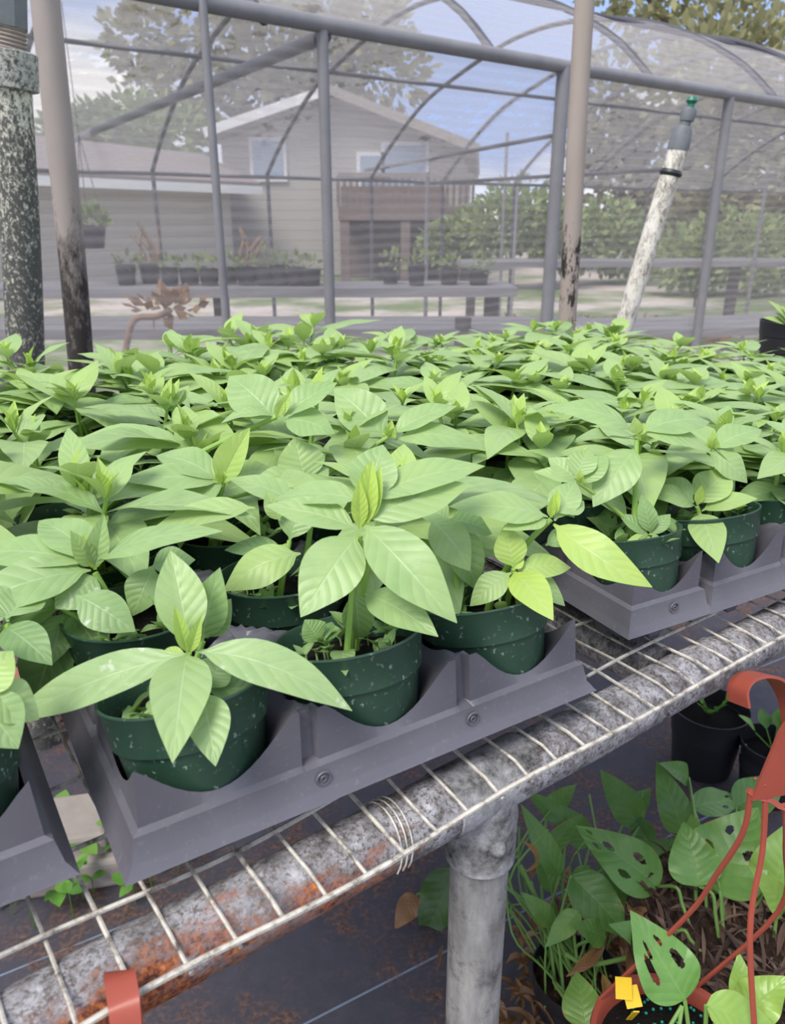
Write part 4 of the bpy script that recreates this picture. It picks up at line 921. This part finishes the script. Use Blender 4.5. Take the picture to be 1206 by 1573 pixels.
m.tube(smooth(arc([(193, 540, 3.2), (200, 505, 3.2), (212, 488, 3.2), (240, 486, 3.2), (262, 476, 3.25)])), .013, 8); part(m, 'stem', 'dry_stem', t)
m = MB(); bushy(m, at(258, 470, 3.3), (.14, .08, .05), 70, .07, rg); part(m, 'foliage', 'brown_leaf', t)
q = at(140, 356, 4.2); t = thing('hanging_pot', 'dark pot with pale green leaves hung behind the netting, near the left posts', 'hanging basket', q)
m = MB(); m.lathe([(.001, -.08), (.055, -.08), (.075, .03), (.068, .03), (.062, .0), (.001, .0)], 20, q); part(m, 'pot', 'black_plastic', t)
m = MB(); bushy(m, q+Z*.06, (.08, .07, .05), 90, .06, rg, .8); part(m, 'foliage', 'shrub_leaf', t)
m = MB()
for a in (0, 2.1, 4.2): m.tube([q+Vector((.07*math.cos(a), .07*math.sin(a), .03)), q+Z*.45], .002, 5)
m.tube([q+Z*.45, q+Z*1.0], .002, 5); part(m, 'hanger_arm', 'dark_tube', t)
for px, lab in (((850, 452, 5.6), 'heap of brown twigs and soil behind the tan post'), ((1000, 462, 5.4), 'low brown brush behind the leaning white riser')):
    q = at(*px); q.z = .25; m = MB(); bushy(m, q, (.55, .3, .16), 320, .10, rg); o = m.build('brush_heap', 'brown_leaf', None, True, (q.x, q.y, 0)); tag(o, lab, 'brush')

# ---------------------------------------------------------------- houses
def quad(mb, pts): mb.add(pts, [tuple(range(len(pts)))])
def slab(mb, pts, thick):
    n_ = (Vector(pts[1])-Vector(pts[0])).cross(Vector(pts[2])-Vector(pts[0])).normalized()*thick
    vs = [Vector(p) for p in pts] + [Vector(p)+n_ for p in pts]; k = len(pts)
    mb.add(vs, [tuple(range(k))[::-1], tuple(range(k, 2*k))] + [(i, (i+1) % k, (i+1) % k+k, i+k) for i in range(k)])
HY = 16.0
HT = thing('house', 'pale gabled house with lap siding and a raised deck, beyond the netting', 'house', at(520, 430, HY))
L_, R_, A_ = at(338, 200, HY), at(712, 222, HY), at(508, 143, HY); A2 = Vector((A_.x, A_.y, A_.z))
m = MB(); back = Vector((1.0, 9, 0))
fr_ = [Vector((L_.x, HY, 0)), Vector((R_.x, HY, 0)), Vector((R_.x, HY, R_.z)), A2, Vector((L_.x, HY, L_.z))]
m.add(fr_ + [p+back for p in fr_], [(0, 1, 2, 3, 4), (9, 8, 7, 6, 5), (1, 0, 5, 6), (2, 1, 6, 7), (0, 4, 9, 5), (3, 2, 7, 8), (4, 3, 8, 9)]); part(m, 'house_wall', 'lap_siding', HT, None, False)
for e, sgn in ((L_, -1), (R_, 1)):
    m = MB(); d = (Vector((e.x, HY, e.z))-A2); ex = A2+d*1.10; f0 = Vector((0, -.4, 0)); slab(m, [A2+f0+Z*.02, ex+f0, ex+back, A2+back+Z*.02] if sgn < 0 else [A2+f0+Z*.02, A2+back+Z*.02, ex+back, ex+f0], -.05 if False else .16); part(m, 'house_roof', 'roof_shingle', HT, None, False)
    m = MB(); m.beam(A2+f0*1.1+Z*.0, ex+f0*1.1-Z*.02, .05, .16); part(m, 'fascia_board', 'white_trim' if sgn < 0 else 'concrete', HT, None, False)
for px, sz in (((412, 245), (.55, .62)), ((622, 258), (.75, .75)), ((570, 262), (.4, .5))):
    q = at(*px, HY-.03); m = MB(); m.box(q, (sz[0]+.14, .06, sz[1]+.14)); wf = part(m, 'house_window', 'white_trim', HT, None, False)
    m = MB(); m.box(q+Vector((0, -.03, 0)), (sz[0], .05, sz[1])); part(m, 'pane', 'window_glass', HT, wf, False)
DY = 14.2; dl, dr = at(520, 318, DY), at(726, 318, DY); dt = at(520, 270, DY).z
m = MB(); m.box(((dl.x+dr.x)/2, DY+.85, dl.z-.1), (dr.x-dl.x, 1.8, .22)); dk = part(m, 'deck', 'deck_wood', HT, None, False)
m = MB(); m.box(((dl.x+dr.x)/2, DY, dt), (dr.x-dl.x, .09, .09))
for x in np.linspace(dl.x, dr.x, 22): m.box((x, DY, (dl.z+dt)/2), (.05, .05, dt-dl.z))
part(m, 'railing', 'deck_wood', HT, dk, False)
for x in (dl.x+.1, (dl.x+dr.x)/2, dr.x-.1): m = MB(); m.box((x, DY+.05, (dl.z-.1)/2), (.16, .16, dl.z-.1)); part(m, 'deck_post', 'deck_wood', HT, dk, False)
m = MB(); m.box(((dl.x*.6+dr.x*.4), HY-.2, .8), (1.9, .3, 1.6)); part(m, 'shed_door', 'deck_wood', HT, None, False)
LB_ = thing('outbuilding', 'long low tan building with a white gutter and brown roof, beyond the netting', 'building', at(200, 440, 13))
e0, e1 = at(-160, 262, 10.6), at(352, 287, 14.6); ro = Vector((-2.2, 4.0, 0))
m = MB(); w0, w1 = Vector((e0.x, e0.y, 0)), Vector((e1.x, e1.y, 0)); q = [w0, w1, w1+ro, w0+ro]; tops = [Vector((p.x, p.y, e0.z if i in (0, 3) else e1.z)) for i, p in enumerate(q)]
m.add(q+tops, [(0, 1, 5, 4), (1, 2, 6, 5), (2, 3, 7, 6), (3, 0, 4, 7), (4, 5, 6, 7)]); part(m, 'house_wall', 'lap_siding', LB_, None, False)
out = Vector((.25, -.35, 0)); m = MB(); slab(m, [tops[0]+out-Z*.02, tops[1]+out-Z*.02+Vector((.3, .3, 0)), tops[1]+ro*.6+Z*.62+Vector((.3, .3, 0)), tops[0]+ro*.6+Z*.75], .08); part(m, 'house_roof', 'roof_shingle', LB_, None, False)
m = MB(); m.beam(tops[0]+out-Z*.06, tops[1]+out+Vector((.3, .3, 0))-Z*.06, .10, .13); part(m, 'gutter', 'white_trim', LB_, None, False)

# ---------------------------------------------------------------- trees and shrubs
def tree(label, px, Y, base_r, crowns, n_, L, seed, mat='tree_leaf', name='tree', cat='tree', trunk=True):
    rg = random.Random(seed); q = at(*px, Y); t = thing(name, label, cat, Vector((q.x, q.y, 0)))
    m = MB(); top = Vector((q.x, q.y, q.z))
    if trunk:
        m.tube([(q.x, q.y, 0), (q.x+.1, q.y, q.z*.5), tuple(top)], [base_r, base_r*.75, base_r*.3], 10)
        for (cx, cy, r) in crowns:
            e = at(cx, cy, Y); s0 = Vector((q.x, q.y, q.z*rg.uniform(.45, .8))); m.tube(smooth([s0, s0.lerp(e, .5)+Z*.2, e], 3), [base_r*.35]*5+[base_r*.15, base_r*.08], 6)
        part(m, 'trunk', 'bark', t)
    m = MB()
    for (cx, cy, r) in crowns:
        e = at(cx, cy, Y); bushy(m, e, (r, r*.8, r*.75), n_, L, rg, .1)
    part(m, 'foliage', mat, t)
tree('tall airy tree rising behind the gabled house, netting in front', (420, 120), 26, .35, [(250, 140, 1.3), (300, 60, 2.0), (400, 40, 2.0), (420, 110, 1.8), (520, 60, 1.9), (585, 110, 1.5), (310, 140, 1.6), (350, -30, 2.2), (500, -40, 2.2), (220, 60, 1.2), (480, 120, 1.4), (570, 40, 1.2)], 330, .40, 31)
tree('dark green rounded tree behind the low outbuilding on the left', (150, 200), 22, .25, [(150, 205, .9), (205, 200, 1.1), (255, 205, 1.1), (110, 212, .8)], 420, .32, 32, 'shrub_leaf')
tree('open-branched tree behind the netting right of the tan post', (985, 220), 17, .16, [(960, 150, 1.1), (1000, 240, 1.2), (940, 290, 1.0), (930, 210, .9), (1010, 330, 1.0)], 420, .28, 33)
tree('leafy tree behind the netting at the right frame edge, lower branches hanging', (1130, 200), 15, .2, [(1100, 120, 1.3), (1160, 190, 1.3), (1130, 280, 1.3), (1200, 260, 1.3), (1090, 350, 1.0), (1190, 360, 1.2), (1210, 120, 1.4)], 620, .26, 34)
tree('yellow-green tree showing above the sagging netting roof, top right', (1090, 60), 20, .2, [(1000, 0, 1.3), (1080, 40, 1.4), (1160, 60, 1.5), (1210, 20, 1.6), (1050, -40, 1.6), (970, -30, 1.2)], 230, .3, 35)
for k, (px, Y, cr, lab) in enumerate((((790, 360), 13, [(760, 350, .6), (800, 330, .7), (840, 350, .6)], 'round green shrub below the open sky, between house and tan post'), ((910, 380), 14, [(880, 370, .6), (925, 365, .8), (965, 380, .6)], 'green shrub low behind the tan post, left of the riser'),
     ((690, 380), 13.5, [(680, 372, .35), (712, 362, .45)], 'green shrub under the end of the raised deck'), ((1100, 400), 12, [(1060, 395, .6), (1130, 390, .8), (1190, 395, .7)], 'dark green shrub bank at the right, behind the far pale bench'))):
    tree(lab, px, Y, .05, cr, 520, .17, 50+k, 'shrub_leaf', 'shrub', 'shrub', False)
